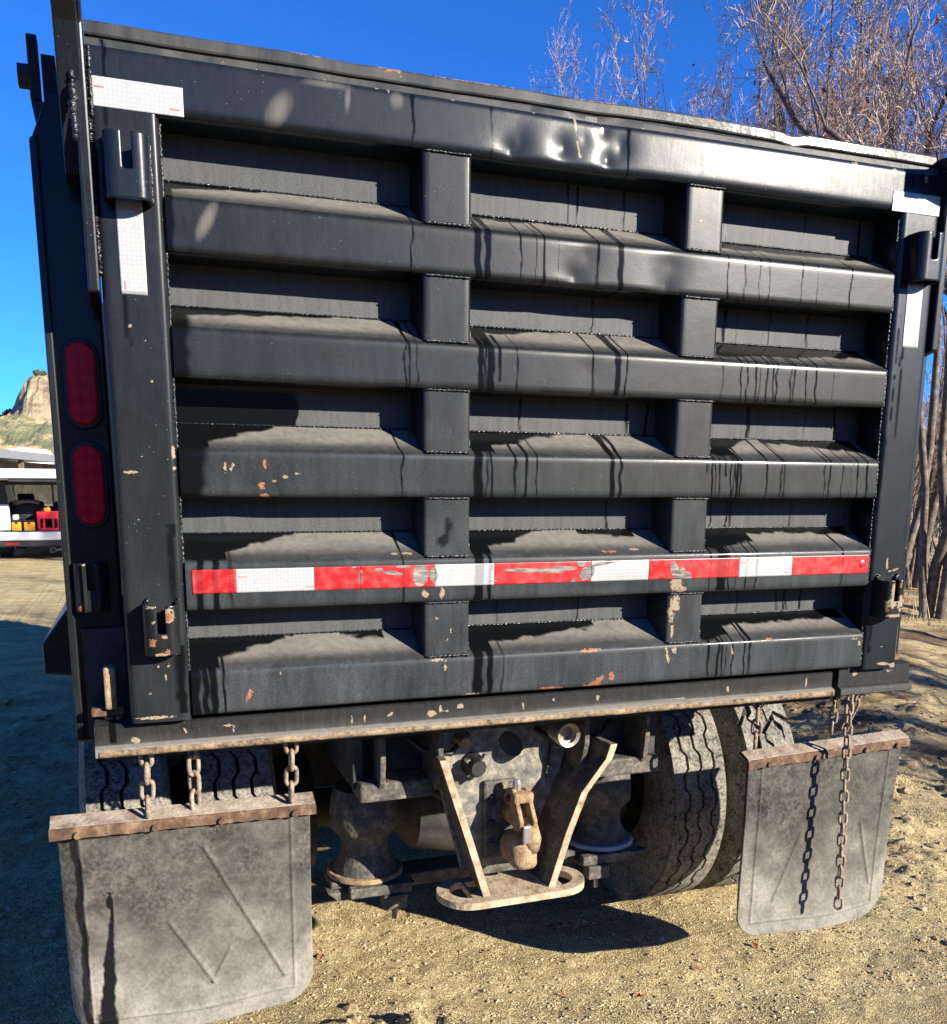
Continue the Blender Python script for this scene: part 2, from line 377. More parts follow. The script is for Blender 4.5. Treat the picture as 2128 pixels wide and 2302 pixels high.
def build_pebbles(name, n, seed, region, size, m, label, flat=0.7, bias=None):
    rg = np.random.default_rng(seed)
    base = np.array([(1, 0, 0), (-1, 0, 0), (0, 1, 0), (0, -1, 0), (0, 0, 1), (0, 0, -1)], float)
    fc = [(0, 2, 4), (2, 1, 4), (1, 3, 4), (3, 0, 4), (2, 0, 5), (1, 2, 5), (3, 1, 5), (0, 3, 5)]
    bm = bmesh.new(); bmesh.ops.create_icosphere(bm, subdivisions=1, radius=1)
    bv = np.array([v.co[:] for v in bm.verts]); bf = np.array([[v.index for v in f.verts] for f in bm.faces]); bm.free()
    x = rg.uniform(region[0], region[1], n); y = region[2] + (region[3]-region[2])*rg.uniform(0, 1, n)**1.5
    if bias is not None:
        keep = bias(x, y) > rg.uniform(0, 1, n); x = x[keep]; y = y[keep]
    n = len(x); z = gz(x, y); sc = size[0]*(size[1]/size[0])**(rg.uniform(0, 1, n)**2.2)
    V = bv[None]*(1+rg.uniform(-.32, .32, (n, len(bv), 1)))
    V *= sc[:, None, None]*np.stack([rg.uniform(.7, 1.4, n), rg.uniform(.7, 1.4, n), rg.uniform(.45, flat, n)], -1)[:, None]
    a = rg.uniform(0, 6.28, n); c, s_ = np.cos(a)[:, None], np.sin(a)[:, None]
    X = V[..., 0]*c-V[..., 1]*s_; Y = V[..., 0]*s_+V[..., 1]*c
    V = np.stack([X+x[:, None], Y+y[:, None], V[..., 2]+z[:, None]+sc[:, None]*0.12], -1)
    F = bf[None]+(np.arange(n)*len(bv))[:, None, None]
    tone = np.repeat(rg.uniform(0, 1, n), len(bv))
    o = mesh(name, V.reshape(-1, 3), F.reshape(-1, 3), m, attrs={'tone': tone}); tag(o, label, kind='stuff'); return o
def pebble_mat():
    s = MN('pale_gravel_stone'); t = s.attr('tone'); n = s.noise(90, 3)
    c = s.ramp(t, [(0.0, (0.16, 0.115, 0.065)), (0.3, (0.38, 0.295, 0.165)), (0.7, (0.55, 0.45, 0.27)), (1.0, (0.66, 0.58, 0.42))])
    return s.fin(s.mix(s.math('MULTIPLY', n, 0.4), c, (0.26, 0.19, 0.10)), 0.95, spec=0.15)
PEB = pebble_mat()
CLOD = mud_mat('brown_dirt_clod', (.16, .11, .06), (.30, .22, .125), (.42, .33, .20), 40)
build_pebbles('gravel', 33000, 1, (-2.2, 2.9, 0.0, 3.2), (0.0016, 0.0058), PEB, 'fine tan gravel strewn over the yard')
build_pebbles('dirt_clods', 2600, 2, (-2.4, 4.5, 0.05, 5.0), (0.009, 0.030), CLOD, 'crumbly tan dirt clods at the edges of the wheel track', flat=0.8,
              bias=lambda x, y: np.clip(sstep(1.2, 2.2, x)*0.9+sstep(-1.0, -1.5, x)*0.8+2.5*np.exp(-((x+0.37)/.15)**2-((y-.33)/.07)**2), 0, 1))

# ------------------------------------------------------------------ the dump truck
truck = thing('dump_truck', (0, 0.95, G), 'black dusty dump truck seen from behind with ribbed steel tailgate and mud flaps', 'dump truck')

def dents_y(X, Z, D):
    o = np.zeros_like(X)
    for x, z, a, rx, rz in D: o += 0.62*a*np.exp(-(((X-x)/rx)**2+((Z-z)/rz)**2+0.004)**0.66)
    return o
def streaks(X, Z, V, S):
    """S: (x, half width, z top, z bottom, width factor at top)"""
    wv = np.zeros_like(X)
    for k, (x, hw, z1, z0, topw) in enumerate(S):
        t = np.clip((z1-Z)/max(z1-z0, 1e-4), 0, 1)
        wob = 0.0035*(vnoise(Z*38+k*7.3, np.full_like(Z, k*3.1), 5)-0.5)*2
        ww = hw*(0.75+0.75*((k*37) % 11)/11)*(1+(topw-1)*np.exp(-t*5))*(0.75+0.5*vnoise(Z*60+k, np.full_like(Z, k*1.7), 8))
        m = 1-sstep(0.75, 1.25, np.abs(X-x-wob)/ww)
        m *= (Z <= z1+0.0005)*(Z >= z0)
        if k % 3 == 1 and hw < 0.005: m *= 1-0.4*sstep(0.45, 1.0, t)
        if k % 4 == 2 and hw < 0.005: m *= 0.35+0.65*vnoise(Z*45+k*9, X*30, 6)
        wv = np.maximum(wv, m)
    return wv
def blobs(X, Z, B):
    c = np.zeros_like(X)
    for x, z, rx, rz, ang in B:
        ca, sa = math.cos(ang), math.sin(ang); u = (X-x)*ca+(Z-z)*sa; v = -(X-x)*sa+(Z-z)*ca
        c = np.maximum(c, 1.0-0.75*((u/rx)**2+(v/rz)**2))
    return np.clip(c, 0, 1)

def strip(name, m, parent, axis, a0, a1, n, prof, D=(), S=(), W=None, chip=(), rust=(), dustf=None, smooth=True, caps=True, tanf=None, sharp=50):
    """a folded sheet: profile swept along x (prof=(y,z,v)) or along z (prof=(x,y,v))"""
    prof = np.array(prof, float); A = np.linspace(a0, a1, n); k = len(prof)
    AA, P0 = np.meshgrid(A, prof[:, 0], indexing='ij'); _, P1 = np.meshgrid(A, prof[:, 1], indexing='ij'); _, VV = np.meshgrid(A, prof[:, 2], indexing='ij')
    if axis == 'x': X, Y, Z = AA, P0.copy(), P1
    else: X, Y, Z = P0, P1.copy(), AA
    if len(D): Y = Y + dents_y(X, Z, D)*(Y < 0.03)
    Y = Y + 0.0006*(fbm(X*9, Z*9, 2, 77)-0.5)*(Y < 0.03)
    wet = streaks(X, Z, VV, S) if len(S) else np.zeros_like(X)
    if W is not None: wet = np.maximum(wet, W(X, Z, VV))
    at = {'wet': wet}
    if len(chip): at['chip'] = blobs(X, Z, chip)
    if len(rust): at['rust'] = blobs(X, Z, rust)
    if dustf is not None: at['dust'] = dustf(X, Z, VV)
    if tanf is not None: at['tan'] = tanf(X, Z, VV)
    Vt = np.stack([X, Y, Z], -1).reshape(-1, 3)
    i = (np.arange(n-1)[:, None]*k+np.arange(k-1)[None]).ravel()
    F = np.stack([i, i+1, i+k+1, i+k], -1).tolist()
    if caps: F.append(list(range(k))); F.append(list(range((n-1)*k, n*k))[::-1])
    o = mesh(name, Vt, F, m, parent, smooth=smooth, attrs=at)
    bm = bmesh.new(); bm.from_mesh(o.data); bmesh.ops.recalc_face_normals(bm, faces=bm.faces[:]); bm.to_mesh(o.data); bm.free()
    o.data.set_sharp_from_angle(angle=R(sharp))
    return o
def arc(cx, cy, r, a0, a1, n, v=0.0):
    return [(cx+r*math.cos(R(a0+(a1-a0)*i/(n-1))), cy+r*math.sin(R(a0+(a1-a0)*i/(n-1))), v) for i in range(n)]
def bead(p0, p1, r=0.0045, parent=None, seed=0):
    p0 = np.array(p0, float); p1 = np.array(p1, float); L = np.linalg.norm(p1-p0); n = max(6, int(L/0.0032))
    rg = np.random.default_rng(seed+int(1000*abs(p0).sum()))
    t = np.linspace(0, 1, n)[:, None]; P = p0+(p1-p0)*t
    P = P + rg.normal(0, r*0.12, P.shape)
    rad = r*(0.72+0.16*np.sin(np.arange(n)*1.9+rg.uniform(0, 6))+rg.uniform(-.14, .14, n)+0.25*(vnoise(np.arange(n)*0.13, np.zeros(n), seed)-.5)); rad[0] *= .5; rad[-1] *= .5
    V = []; F = []; tube_arrays(P, rad, 6, V, F); return mesh('weld_bead', V, F, WELD, parent, smooth=True)

DS = 0.100                                            # depth from rib faces to the tailgate sheet
RIBS = [(2.133, 2.034), (1.900, 1.803), (1.670, 1.574), (1.444, 1.343), (1.218, 1.122)]
RB, RTOP = 2.273, 2.372
XI, XO = 0.877, 0.996
PA, PB = (-0.367, -0.258), (0.259, 0.362)

# the sheet behind the ribs
def sheet():
    nx, nz = 500, 150
    xs = np.linspace(-0.885, 0.885, nx); zs = np.linspace(1.11, 2.30, nz); X, Z = np.meshgrid(xs, zs, indexing='ij')
    Y = DS+0.0015*(fbm(X*4, Z*4, 2, 5)-0.5)
    rg = random.Random(3); S = []
    for gap, (lo, hi) in enumerate([(2.18, 2.27), (1.95, 2.03), (1.72, 1.80), (1.49, 1.57), (1.27, 1.343)]):
        for k in range(7):
            x = rg.uniform(-0.25, 0.84); S.append((x, rg.uniform(.0018, .0035), hi, lo, 1.2))
    wet = streaks(X, Z, X, S)
    # washed-black left end of the third gap
    wet = np.maximum(wet, ((Z > 1.70) & (Z < 1.79) & (X < -0.62+0.004*np.sin(Z*90)))*1.0)
    V = np.stack([X, Y, Z], -1).reshape(-1, 3); i = (np.arange(nx-1)[:, None]*nz+np.arange(nz-1)[None]).ravel()
    F = np.stack([i, i+nz, i+nz+1, i+1], -1)
    o = mesh('tailgate', V, F, SHEET, truck, smooth=True, attrs={'wet': wet, 'dust': np.full(X.shape, 1.0), 'tan': 0.22*fbm(X*6, Z*6, 3, 19)+0.04})
    o['label'] = 'dusty black steel tailgate with five horizontal ribs and two uprights'
    return o
TG = sheet()
box('back_skin', -0.9, 0.9, DS+0.004, DS+0.012, 1.11, 2.30, DARK, TG, bev=0)

def wetlin(spans):
    def f(X, Z, V):
        n = (fbm(X*30, V*4, 3, 12)-0.5)*0.30
        o = np.zeros_like(X)
        for xa, xb, va, vb in spans:
            t = np.clip((X-xa)/(xb-xa), 0, 1); o = np.maximum(o, ((X >= xa) & (X <= xb) & (V > 0.02))*sstep(-0.05, 0.05, V-(va+(vb-va)*t+n)))
        return o
    return f
FULL = {0: [(-0.391, .0032), (-0.245, .007), (-0.221, .0055), (-0.146, .003), (-0.111, .0018), (-0.091, .0028), (-0.056, .0014), (0.039, .004), (0.095, .0045), (0.379, .003), (0.426, .003), (0.467, .0025), (0.494, .002), (0.589, .002), (0.633, .003), (0.735, .003)],
        1: [(-0.406, .003), (-0.399, .0026), (-0.380, .0016), (-0.237, .007), (-0.226, .003), (-0.214, .006), (-0.153, .003), (0.037, .003), (0.096, .005), (0.12, .003), (0.379, .003), (0.430, .004), (0.449, .0025), (0.476, .003), (0.485, .002), (0.506, .003), (0.526, .002), (0.535, .0035), (0.576, .003), (0.585, .002), (0.623, .003), (0.653, .003), (0.704, .003)],
        2: [(-0.415, .0035), (-0.241, .010), (-0.22, .003), (-0.21, .003), (-0.154, .0035), (-0.125, .003), (-0.099, .003), (0.094, .0055), (0.114, .0035), (0.368, .003), (0.375, .002), (0.386, .003), (0.421, .003), (0.428, .002), (0.438, .005), (0.449, .003), (0.524, .003), (0.569, .003), (0.578, .0025), (0.701, .0015), (0.718, .003), (0.757, .0015), (0.785, .0015), (0.807, .003), (0.837, .003)],
        3: [(-0.845, .009), (-0.815, .006), (-0.783, .004), (-0.414, .0035), (-0.24, .008), (-0.231, .004), (-0.212, .005), (0.375, .003), (0.409, .010), (0.43, .003), (0.449, .003), (0.484, .003), (0.512, .003), (0.781, .003)],
        4: [(-0.868, .014), (-0.846, .006), (-0.829, .006), (-0.807, .004), (-0.237, .011), (-0.209, .005), (-0.176, .004), (0.385, .004), (0.414, .003), (0.427, .003), (0.436, .002), (0.456, .0035), (0.491, .003), (0.507, .004)]}
PART = {1: [(-0.193, .0025, .75)], 2: [(0.352, .0025, .4), (0.405, .002, .45)], 3: [], 4: [], 0: []}
WET = {0: [(-0.88, -0.675, .45, .98), (-0.25, 0.10, .70, .92), (0.37, 0.86, .45, .62)],
       1: [(-0.88, -0.54, .50, .95), (-0.25, 0.01, .55, .95), (0.37, 0.86, .15, .55)],
       2: [(-0.88, -0.815, .0, .0), (-0.815, -0.658, .25, .95), (-0.25, -0.195, .0, .0), (-0.195, 0.0, .30, .95), (0.37, 0.44, .1, .1), (0.44, 0.52, .45, .95), (0.56, 0.86, .85, .35)],
       3: [(-0.88, -0.79, .0, .0), (-0.79, -0.637, .25, .92), (-0.25, -0.20, .0, .0), (-0.20, -0.04, .30, .95), (0.05, 0.20, .80, .60), (0.37, 0.53, .05, .35), (0.53, 0.86, .80, .62)],
       4: [(-0.88, -0.815, .0, .0), (-0.815, -0.644, .30, .92), (-0.54, -0.44, .9, .7), (-0.25, -0.195, .0, .0), (-0.195, 0.1, .35, .75), (0.37, 0.46, .0, .2), (0.46, 0.86, .55, .62)]}
DENT = {0: [(-0.017, 2.052, .011, .032, .03), (0.012, 2.10, .006, .05, .05), (0.215, 2.045, .013, .035, .05), (0.225, 2.10, .005, .05, .04)],
        1: [(0.02, 1.86, .003, .05, .05), (-0.55, 1.84, .002, .15, .06)],
        2: [(-0.705, 1.585, .013, .045, .03), (-0.76, 1.60, .004, .06, .06), (-0.38, 1.60, .003, .05, .05)],
        3: [(0.19, 1.352, .014, .07, .022), (0.08, 1.36, .008, .08, .02), (-0.55, 1.36, .004, .05, .04), (0.235, 1.37, .006, .03, .03)],
        4: [(-0.42, 1.135, .010, .10, .03), (-0.60, 1.20, .006, .10, .03), (-0.15, 1.14, .007, .08, .03), (0.07, 1.14, .006, .07, .02), (0.3, 1.19, .003, .1, .05)]}
CHIP = {
        2: [(-0.786, 1.632, .004, .014, 0), (-0.772, 1.634, .014, .004, .9), (-0.665, 1.615, .052, .0028, .30)],
        3: [(-0.43, 1.452, .012, .003, 0), (-0.40, 1.452, .016, .003, 0), (-0.365, 1.362, .012, .012, 0), (-0.325, 1.362, .008, .018, 0), (0.275, 1.40, .012, .03, .3), (0.283, 1.365, .022, .026, 0), (0.17, 1.452, .02, .003, 0), (0.30, 1.352, .014, .012, 0)],
        4: [(-0.318, 1.194, .006, .010, 0), (-0.335, 1.212, .03, .004, 0), (-0.69, 1.205, .0025, .008, 0), (0.265, 1.19, .006, .03, .25), (0.285, 1.20, .012, .012, 0), (0.455, 1.19, .004, .02, .3), (0.84, 1.205, .02, .006, 0), (0.86, 1.19, .008, .008, 0), (-0.25, 1.125, .03, .005, 0)]}
RUSTS = {2: [(-0.706, 1.642, .005, .013, 0), (-0.712, 1.598, .009, .010, .5), (-0.707, 1.578, .012, .006, 0)],
         4: [(-0.757, 1.160, .007, .022, -.45), (0.048, 1.213, .034, .006, 0), (0.075, 1.137, .028, .008, .4), (0.06, 1.126, .04, .005, 0), (-0.05, 1.126, .05, .006, 0), (0.57, 1.214, .012, .005, 0), (0.11, 1.145, .01, .014, 0)],
         3: [(0.1, 1.449, .03, .003, 0)]}
for _i, _x, _h in ((0, -0.874, .009), (1, -0.872, .022), (2, -0.862, .044)): FULL[_i].append((_x, _h))
ribs = []
for i, (zt, zb) in enumerate(RIBS):
    pr = [(DS-0.001, zt+0.0527, 1.0)]
    for k in range(1, 26):
        t = k/26; pr.append((DS*(1-t)+0.0085*t, (zt+0.0527)*(1-t)+(zt+0.002)*t, 1-t))
    pr += [(0.0055, zt-0.0005, .015), (0.0022, zt-0.0035, 0), (0.0004, zt-0.008, 0)]
    for k in range(1, 11): pr.append((0.0, zt-0.008-(zt-zb-0.018)*k/10, 0))
    pr += [(0.0012, zb+0.0055, 0), (0.004, zb+0.0022, 0), (0.0085, zb+0.0002, 0), (0.03, zb, 0), (DS-0.001, zb, 0)]
    S = [(x, hw*(0.72 if hw < .0045 else 1), zt+0.052, zb, 1.9) for x, hw in FULL[i]] + [(x, hw, zt+0.03, zt-(zt-zb)*f, 1.5) for x, hw, f in PART[i]]
    def dustf(X, Z, V, i=i):
        return np.where(V > 0.02, (0.35+0.65*sstep(0.1, 0.6, V))*(0.7+0.5*fbm(X*18, V*3, 3, 40+i)), (0.07, 0.20, 0.34, 0.46, 0.56)[i]*(0.45+1.1*fbm(X*26, Z*7, 4, 50+i)))
    def tanf(X, Z, V, i=i):
        t = np.where(V > 0.015, (0.15+0.85*sstep(0.05, 0.55, V))*(0.45+0.9*fbm(X*9, V*2.5, 4, 140+i)), 0)
        if i == 0: t = np.maximum(t, 0.7*blobs(X, Z, [(-0.80, 2.095, .012, .04, -.5)]))
        return np.clip(t, 0, 1)
    o = strip('rib', PAINT, TG, 'x', -0.874, 0.870, 720, pr, DENT[i], S, wetlin(WET[i]), CHIP.get(i, ()), RUSTS.get(i, ()), dustf, tanf=tanf)
    ribs.append(o)

# top rail with folded cap
def rail():
    pr = [(DS, RB, 0), (0.03, RB, 0), (0.012, RB+0.0003, 0), (0.006, RB+0.0025, 0), (0.002, RB+0.007, 0), (0.0003, RB+0.013, 0)]
    for k in range(1, 12): pr.append((0, RB+0.013+(RTOP-RB-0.022)*k/11, 0))
    pr += [(0.0012, RTOP-0.004, 0), (0.005, RTOP+0.001, 0), (0.012, RTOP+0.003, 0), (0.022, RTOP+0.004, 0), (0.024, RTOP+0.006, .3), (0.026, RTOP+0.020, .3), (0.030, RTOP+0.023, .3),
           (0.048, RTOP+0.024, .3), (0.048, RTOP+0.029, .3), (0.036, RTOP+0.030, .7), (0.034, RTOP+0.033, .7), (0.035, RTOP+0.050, .7), (0.040, RTOP+0.055, 1), (0.12, RTOP+0.058, 1)]
    D = [(-0.173, 2.292, .012, .026, .024), (-0.150, 2.315, .005, .03, .04), (-0.050, 2.312, .013, .030, .030), (0.0, 2.335, .006, .03, .03), (0.046, 2.355, .010, .022, .022), (0.056, 2.300, .012, .022, .024), (0.088, 2.33, .009, .028, .035), (0.02, 2.385, .010, .10, .02)]
    S = [(-0.966, .004, RTOP+.02, RB, 1.3), (-0.386, .0022, RTOP, RB, 2.2), (-0.215, .0016, RTOP, RB, 2), (0.107, .003, RTOP, RB, 2.4), (0.84, .0015, RTOP, RB+.05, 1), (0.90, .0015, RTOP, RB+.05, 1), (0.93, .0015, RTOP, RB+.05, 1)]
    chip = [(-0.687, 2.379, .013, .004, -.1), (-0.755, 2.376, .005, .003, 0), (-0.56, 2.380, .004, .004, 0), (-0.46, 2.374, .0045, .005, 0), (-0.437, 2.371, .005, .006, .4), (-0.30, 2.373, .006, .004, 0),
            (-0.024, 2.365, .004, .03, .12), (-0.014, 2.312, .0032, .03, .22), (-0.011, 2.299, .006, .007, 0), (-0.12, 2.374, .004, .003, 0), (0.15, 2.378, .008, .004, 0), 
            (0.72, 2.365, .012, .008, 0), (0.84, 2.36, .012, .012, 0), (0.94, 2.355, .008, .014, 0), (-0.21, 2.385, .006, .004, 0)]
    ru = [(-0.60, 2.428, .04, .004, 0), (-0.25, 2.428, .12, .004, 0), (0.33, 2.424, .015, .006, 0), (0.05, 2.428, .08, .004, 0), (-0.42, 2.425, .04, .004, 0)]
    def dustf(X, Z, V): return np.where(V > 0.2, 0.5+0.3*fbm(X*14, V*4, 3, 90), 0.06+0.18*fbm(X*12, Z*10, 3, 91))
    def tanf(X, Z, V): return np.maximum(0.55*blobs(X, Z, [(-0.655, 2.308, .020, .038, -.6), (-0.52, 2.345, .006, .025, -.1), (-0.42, 2.355, .014, .016, 0), (-0.56, 2.365, .05, .006, 0)]), np.where(V > .2, .45*fbm(X*20, V*3, 3, 66), 0))
    o = strip('top_rail', CLEAN, TG, 'x', -0.998, 1.0, 820, pr, D, S, None, chip, ru, dustf, tanf=tanf, sharp=32)
    # uneven, hammered top edge
    me = o.data
    co = np.empty(len(me.vertices)*3, np.float32); me.vertices.foreach_get('co', co); co = co.reshape(-1, 3)
    k = co[:, 2] > RTOP+0.02
    co[k, 2] += (0.005*(fbm(co[k, 0]*6, co[k, 0]*0, 4, 4)-0.5)-0.007*np.exp(-((co[k, 0]-0.56)/0.03)**2)+0.004*np.exp(-((co[k, 0]-.3)/.15)**2)).astype(np.float32)
    me.vertices.foreach_set('co', co.ravel()); me.update()
    o['label'] = 'dented top rail of the tailgate'
    return o
RAIL = rail()

# side posts of the gate
def side_post(s):
    x0, x1 = (-XO, -XI) if s < 0 else (XI, XO); r = 0.013
    pr = [(x0, 0.09, 0), (x0, 0.05, 0)]+arc(x0+r, r, r, 180, 270, 6)
    for k in range(1, 14): pr.append((x0+r+(x1-x0-2*r)*k/14, 0, 0))
    pr += arc(x1-r, r, r, 270, 360, 6)+[(x1, 0.05, 0), (x1, 0.09, 0)]
    if s < 0:
        S = [(-0.966, .0035, 2.272, 2.215, 1.6), (-0.955, .003, 1.95, 1.86, 1.3), (-0.897, .0045, 1.52, 1.36, 1.2), (-0.893, .011, 1.275, 1.13, 1.1)]
        chip = [(-0.95, 1.895, .004, .004, 0), (-0.925, 1.87, .004, .005, .4), (-0.94, 1.80, .0035, .005, .4), (-0.915, 1.795, .003, .005, -.3), (-0.92, 1.75, .003, .003, 0), (-0.945, 1.655, .003, .006, .5), (-0.965, 1.622, .022, .004, 0), (-0.884, 1.63, .006, .006, 0), (-0.884, 1.66, .005, .018, 0), (-0.955, 1.53, .003, .003, 0),
                (-0.935, 1.232, .003, .006, 0), (-0.915, 1.232, .003, .008, 0), (-0.922, 1.21, .004, .009, 0), (-0.955, 1.175, .002, .006, .4), (-0.95, 1.125, .05, .005, 0)]
        W = None
    else:
        S = [(0.897, .0025, 2.0, 1.77, 1.2), (0.915, .003, 1.955, 1.72, 1.2), (0.882, .004, 1.74, 1.54, 1.2), (0.895, .0045, 1.24, 1.16, 1.2)]
        chip = [(0.95, 1.128, .03, .006, 0), (0.93, 1.40, .006, .03, .2), (0.955, 1.385, .02, .004, .2), (0.985, 1.122, .02, .01, 0), (0.94, 1.175, .012, .002, 0)]
        W = None
    dustf = lambda X, Z, V: (0.05+(0.16 if s < 0 else 0.30)*sstep(2.0, 1.2, Z))*(0.4+1.2*fbm(X*30, Z*8, 3, 70))
    o = strip('side_post', PAINT if s < 0 else CLEAN, TG, 'z', 1.115, RB+0.003, 420, pr, (), S, W, chip, (), dustf)
    for xx in ([-XI+0.001] if s < 0 else [XI-0.001]): bead((xx, 0.012, 1.14), (xx, 0.012, 2.26), 0.004, TG, 5)
    return o
side_post(-1); side_post(1)
bead((-XO-0.001, 0.004, 1.98), (-XO-0.001, 0.004, 2.36), 0.0065, TG, 8); bead((-XO+0.004, -0.001, 2.25), (-XO+0.004, -0.001, 2.37), 0.005, TG, 9)

# short upright pieces between the ribs
edges = [(RB, RIBS[0][0])]+[(RIBS[i][1], RIBS[i+1][0]) for i in range(4)]
for pi, (x0, x1) in enumerate((PA, PB)):
    for gi, (zh, zl) in enumerate(edges):
        r = 0.009; yf = 0.004
        pr = [(x0, DS, 0), (x0, 0.05, 0)]+arc(x0+r, yf+r, r, 180, 270, 5)
        for k in range(1, 10): pr.append((x0+r+(x1-x0-2*r)*k/10, yf, 0))
        pr += arc(x1-r, yf+r, r, 270, 360, 5)+[(x1, 0.05, 0), (x1, DS, 0)]
        chip = []; W = None
        if pi == 1 and gi == 4: chip = [(0.284, 1.318, .020, .028, .2), (0.270, 1.285, .010, .03, .15), (0.277, 1.25, .006, .03, .1)]
        if pi == 0 and gi == 4: chip = [(-0.335, 1.305, .006, .010, 0), (-0.30, 1.285, .003, .02, -.3), (-0.31, 1.255, .006, .006, 0)]
        if pi == 1 and gi == 0: chip = [(0.30, 2.205, .0015, .016, .5)]
        if pi == 0 and gi == 3: W = lambda X, Z, V: 0.8*sstep(0.35, 0.6, blobs(X, Z, [(-0.312, 1.505, .010, .034, -.15), (-0.322, 1.48, .014, .016, 0)])+0.3*(fbm(X*90, Z*90, 2, 7)-.5))
        dustf = lambda X, Z, V: (0.10+0.38*sstep(2.2, 1.3, Z))*(0.4+1.2*fbm(X*40, Z*14, 3, 60))
        strip('upright', PAINT, TG, 'z', zl-0.001, zh+0.001, 26, pr, (), (), W, chip, (), dustf)
        bead((x0+0.004, 0.001, zl+0.002), (x1-0.002, 0.001, zl+0.002), 0.0042, TG, gi)
        bead((x0+0.004, 0.001, zh-0.001), (x1-0.002, 0.001, zh-0.001), 0.0030, TG, gi+20)
        bead((x1-0.001, yf+0.006, zl+0.004), (x1-0.001, yf+0.006, zl+0.03), 0.003, TG, gi+40)
for i, (zt, zb) in enumerate(RIBS):
    for xa, xb in ((-0.87, -0.37), (-0.255, 0.257), (0.365, 0.868)):
        bead((xa, DS-0.002, zt+0.0535), (xb, DS-0.002, zt+0.0535), 0.0026, TG, i+60).data.materials[0] = WELD if xa > 0 else CLEAN
for i, (zt, zb) in enumerate(RIBS): bead((0.873, 0.004, zb), (0.873, 0.004, zt), 0.0035, TG, i+90)

# reflective tape pieces
def tape(m, x0, x1, z0, z1, S=(), scrape=(), nx=None, y=-0.0012, dents=()):
    nx = nx or max(12, int((x1-x0)/0.0025)); nz = 22
    X, Z = np.meshgrid(np.linspace(x0, x1, nx), np.linspace(z0, z1, nz), indexing='ij'); Y = y+dents_y(X, Z, dents)+0.0004*(fbm(X*40, Z*40, 2, 3)-.5)
    at = {'wet': streaks(X, Z, X, S) if len(S) else np.zeros_like(X), 'scrape': blobs(X, Z, scrape) if len(scrape) else np.zeros_like(X)}
    V = np.stack([X, Y, Z], -1).reshape(-1, 3); i = (np.arange(nx-1)[:, None]*nz+np.arange(nz-1)[None]).ravel()
    b = len(V); V2 = V.copy(); V2[:, 1] += 0.0009
    F = np.stack([i, i+nz, i+nz+1, i+1], -1).tolist()
    o = mesh('reflective_tape', V, F, m, TG, smooth=True, attrs=at)
    md = o.modifiers.new('thickness', 'SOLIDIFY'); md.thickness = 0.0009; md.offset = -1
    return o
TS = [(x, hw, 1.45, 1.34, 1.0) for x, hw in FULL[3]]
SCR = [(-0.375, 1.405, .022, .030, 0), (-0.345, 1.405, .012, .020, 0), (-0.44, 1.412, .030, .005, -.15), (-0.415, 1.425, .02, .004, 0), (-0.47, 1.420, .012, .005, 0),
       (-0.10, 1.409, .10, .006, -.05), (-0.03, 1.412, .05, .006, 0), (0.035, 1.40, .026, .020, .5), (0.09, 1.425, .06, .006, .2), (0.0, 1.38, .008, .01, 0), (0.02, 1.425, .015, .012, 0),
       (0.275, 1.40, .014, .028, .35), (0.295, 1.39, .012, .02, 0), (0.31, 1.383, .016, .016, 0), (-0.51, 1.405, .003, .024, 0), (-0.525, 1.428, .006, .004, 0)]
DT = [(x, z, a, rx, rz) for x, z, a, rx, rz in DENT[3]]
segs = [(-0.862, -0.775, TAPER), (-0.7748, -0.612, TAPEW), (-0.6118, -0.5115, TAPER), (-0.511, -0.343, TAPER), (-0.3428, -0.201, TAPEW), (-0.2008, 0.045, TAPER), (0.0452, 0.201, TAPEW), (0.2012, 0.459, TAPER), (0.4592, 0.620, TAPEW), (0.6202, 0.866, TAPER)]
for x0, x1, m in segs: tape(m, x0, x1, 1.379, 1.428, TS, SCR if x1 > -0.52 and x0 < 0.4 else (), dents=DT)
lathe('bubble_tear', [(0.001, -0.0028), (0.008, -0.0032), (0.0105, -0.0018)], 'y', (0.846, 0, 1.404), TAPER, TG, 18)
tape(TAPEW, -0.990, -0.832, 2.2715, 2.321); tape(TAPEW, 0.840, 0.990, 2.2725, 2.319)
tape(TAPEW, -0.962, -0.915, 1.952, 2.120); tape(TAPEW, 0.912, 0.962, 1.955, 2.110)
# faint red print on the tape, only a mark at this distance
MARK = simple('faint_red_print', (0.55, 0.20, 0.19), 0.5)
for x, z, v in ((-0.985, 2.305, 0), (-0.855, 2.283, 0), (-0.924, 2.098, 1), (-0.953, 1.968, 1), (-0.768, 1.412, 0), (-0.628, 1.388, 0), (-0.21, 1.388, 0), (0.465, 1.416, 0), (0.60, 1.388, 0)):
    if v: box('tape_print', x-0.0012, x+0.0012, -0.0026, -0.0021, z-0.007, z+0.007, MARK, TG, bev=0)
    else: box('tape_print', x, x+0.016, -0.0026, -0.0021, z-0.0012, z+0.0012, MARK, TG, bev=0)

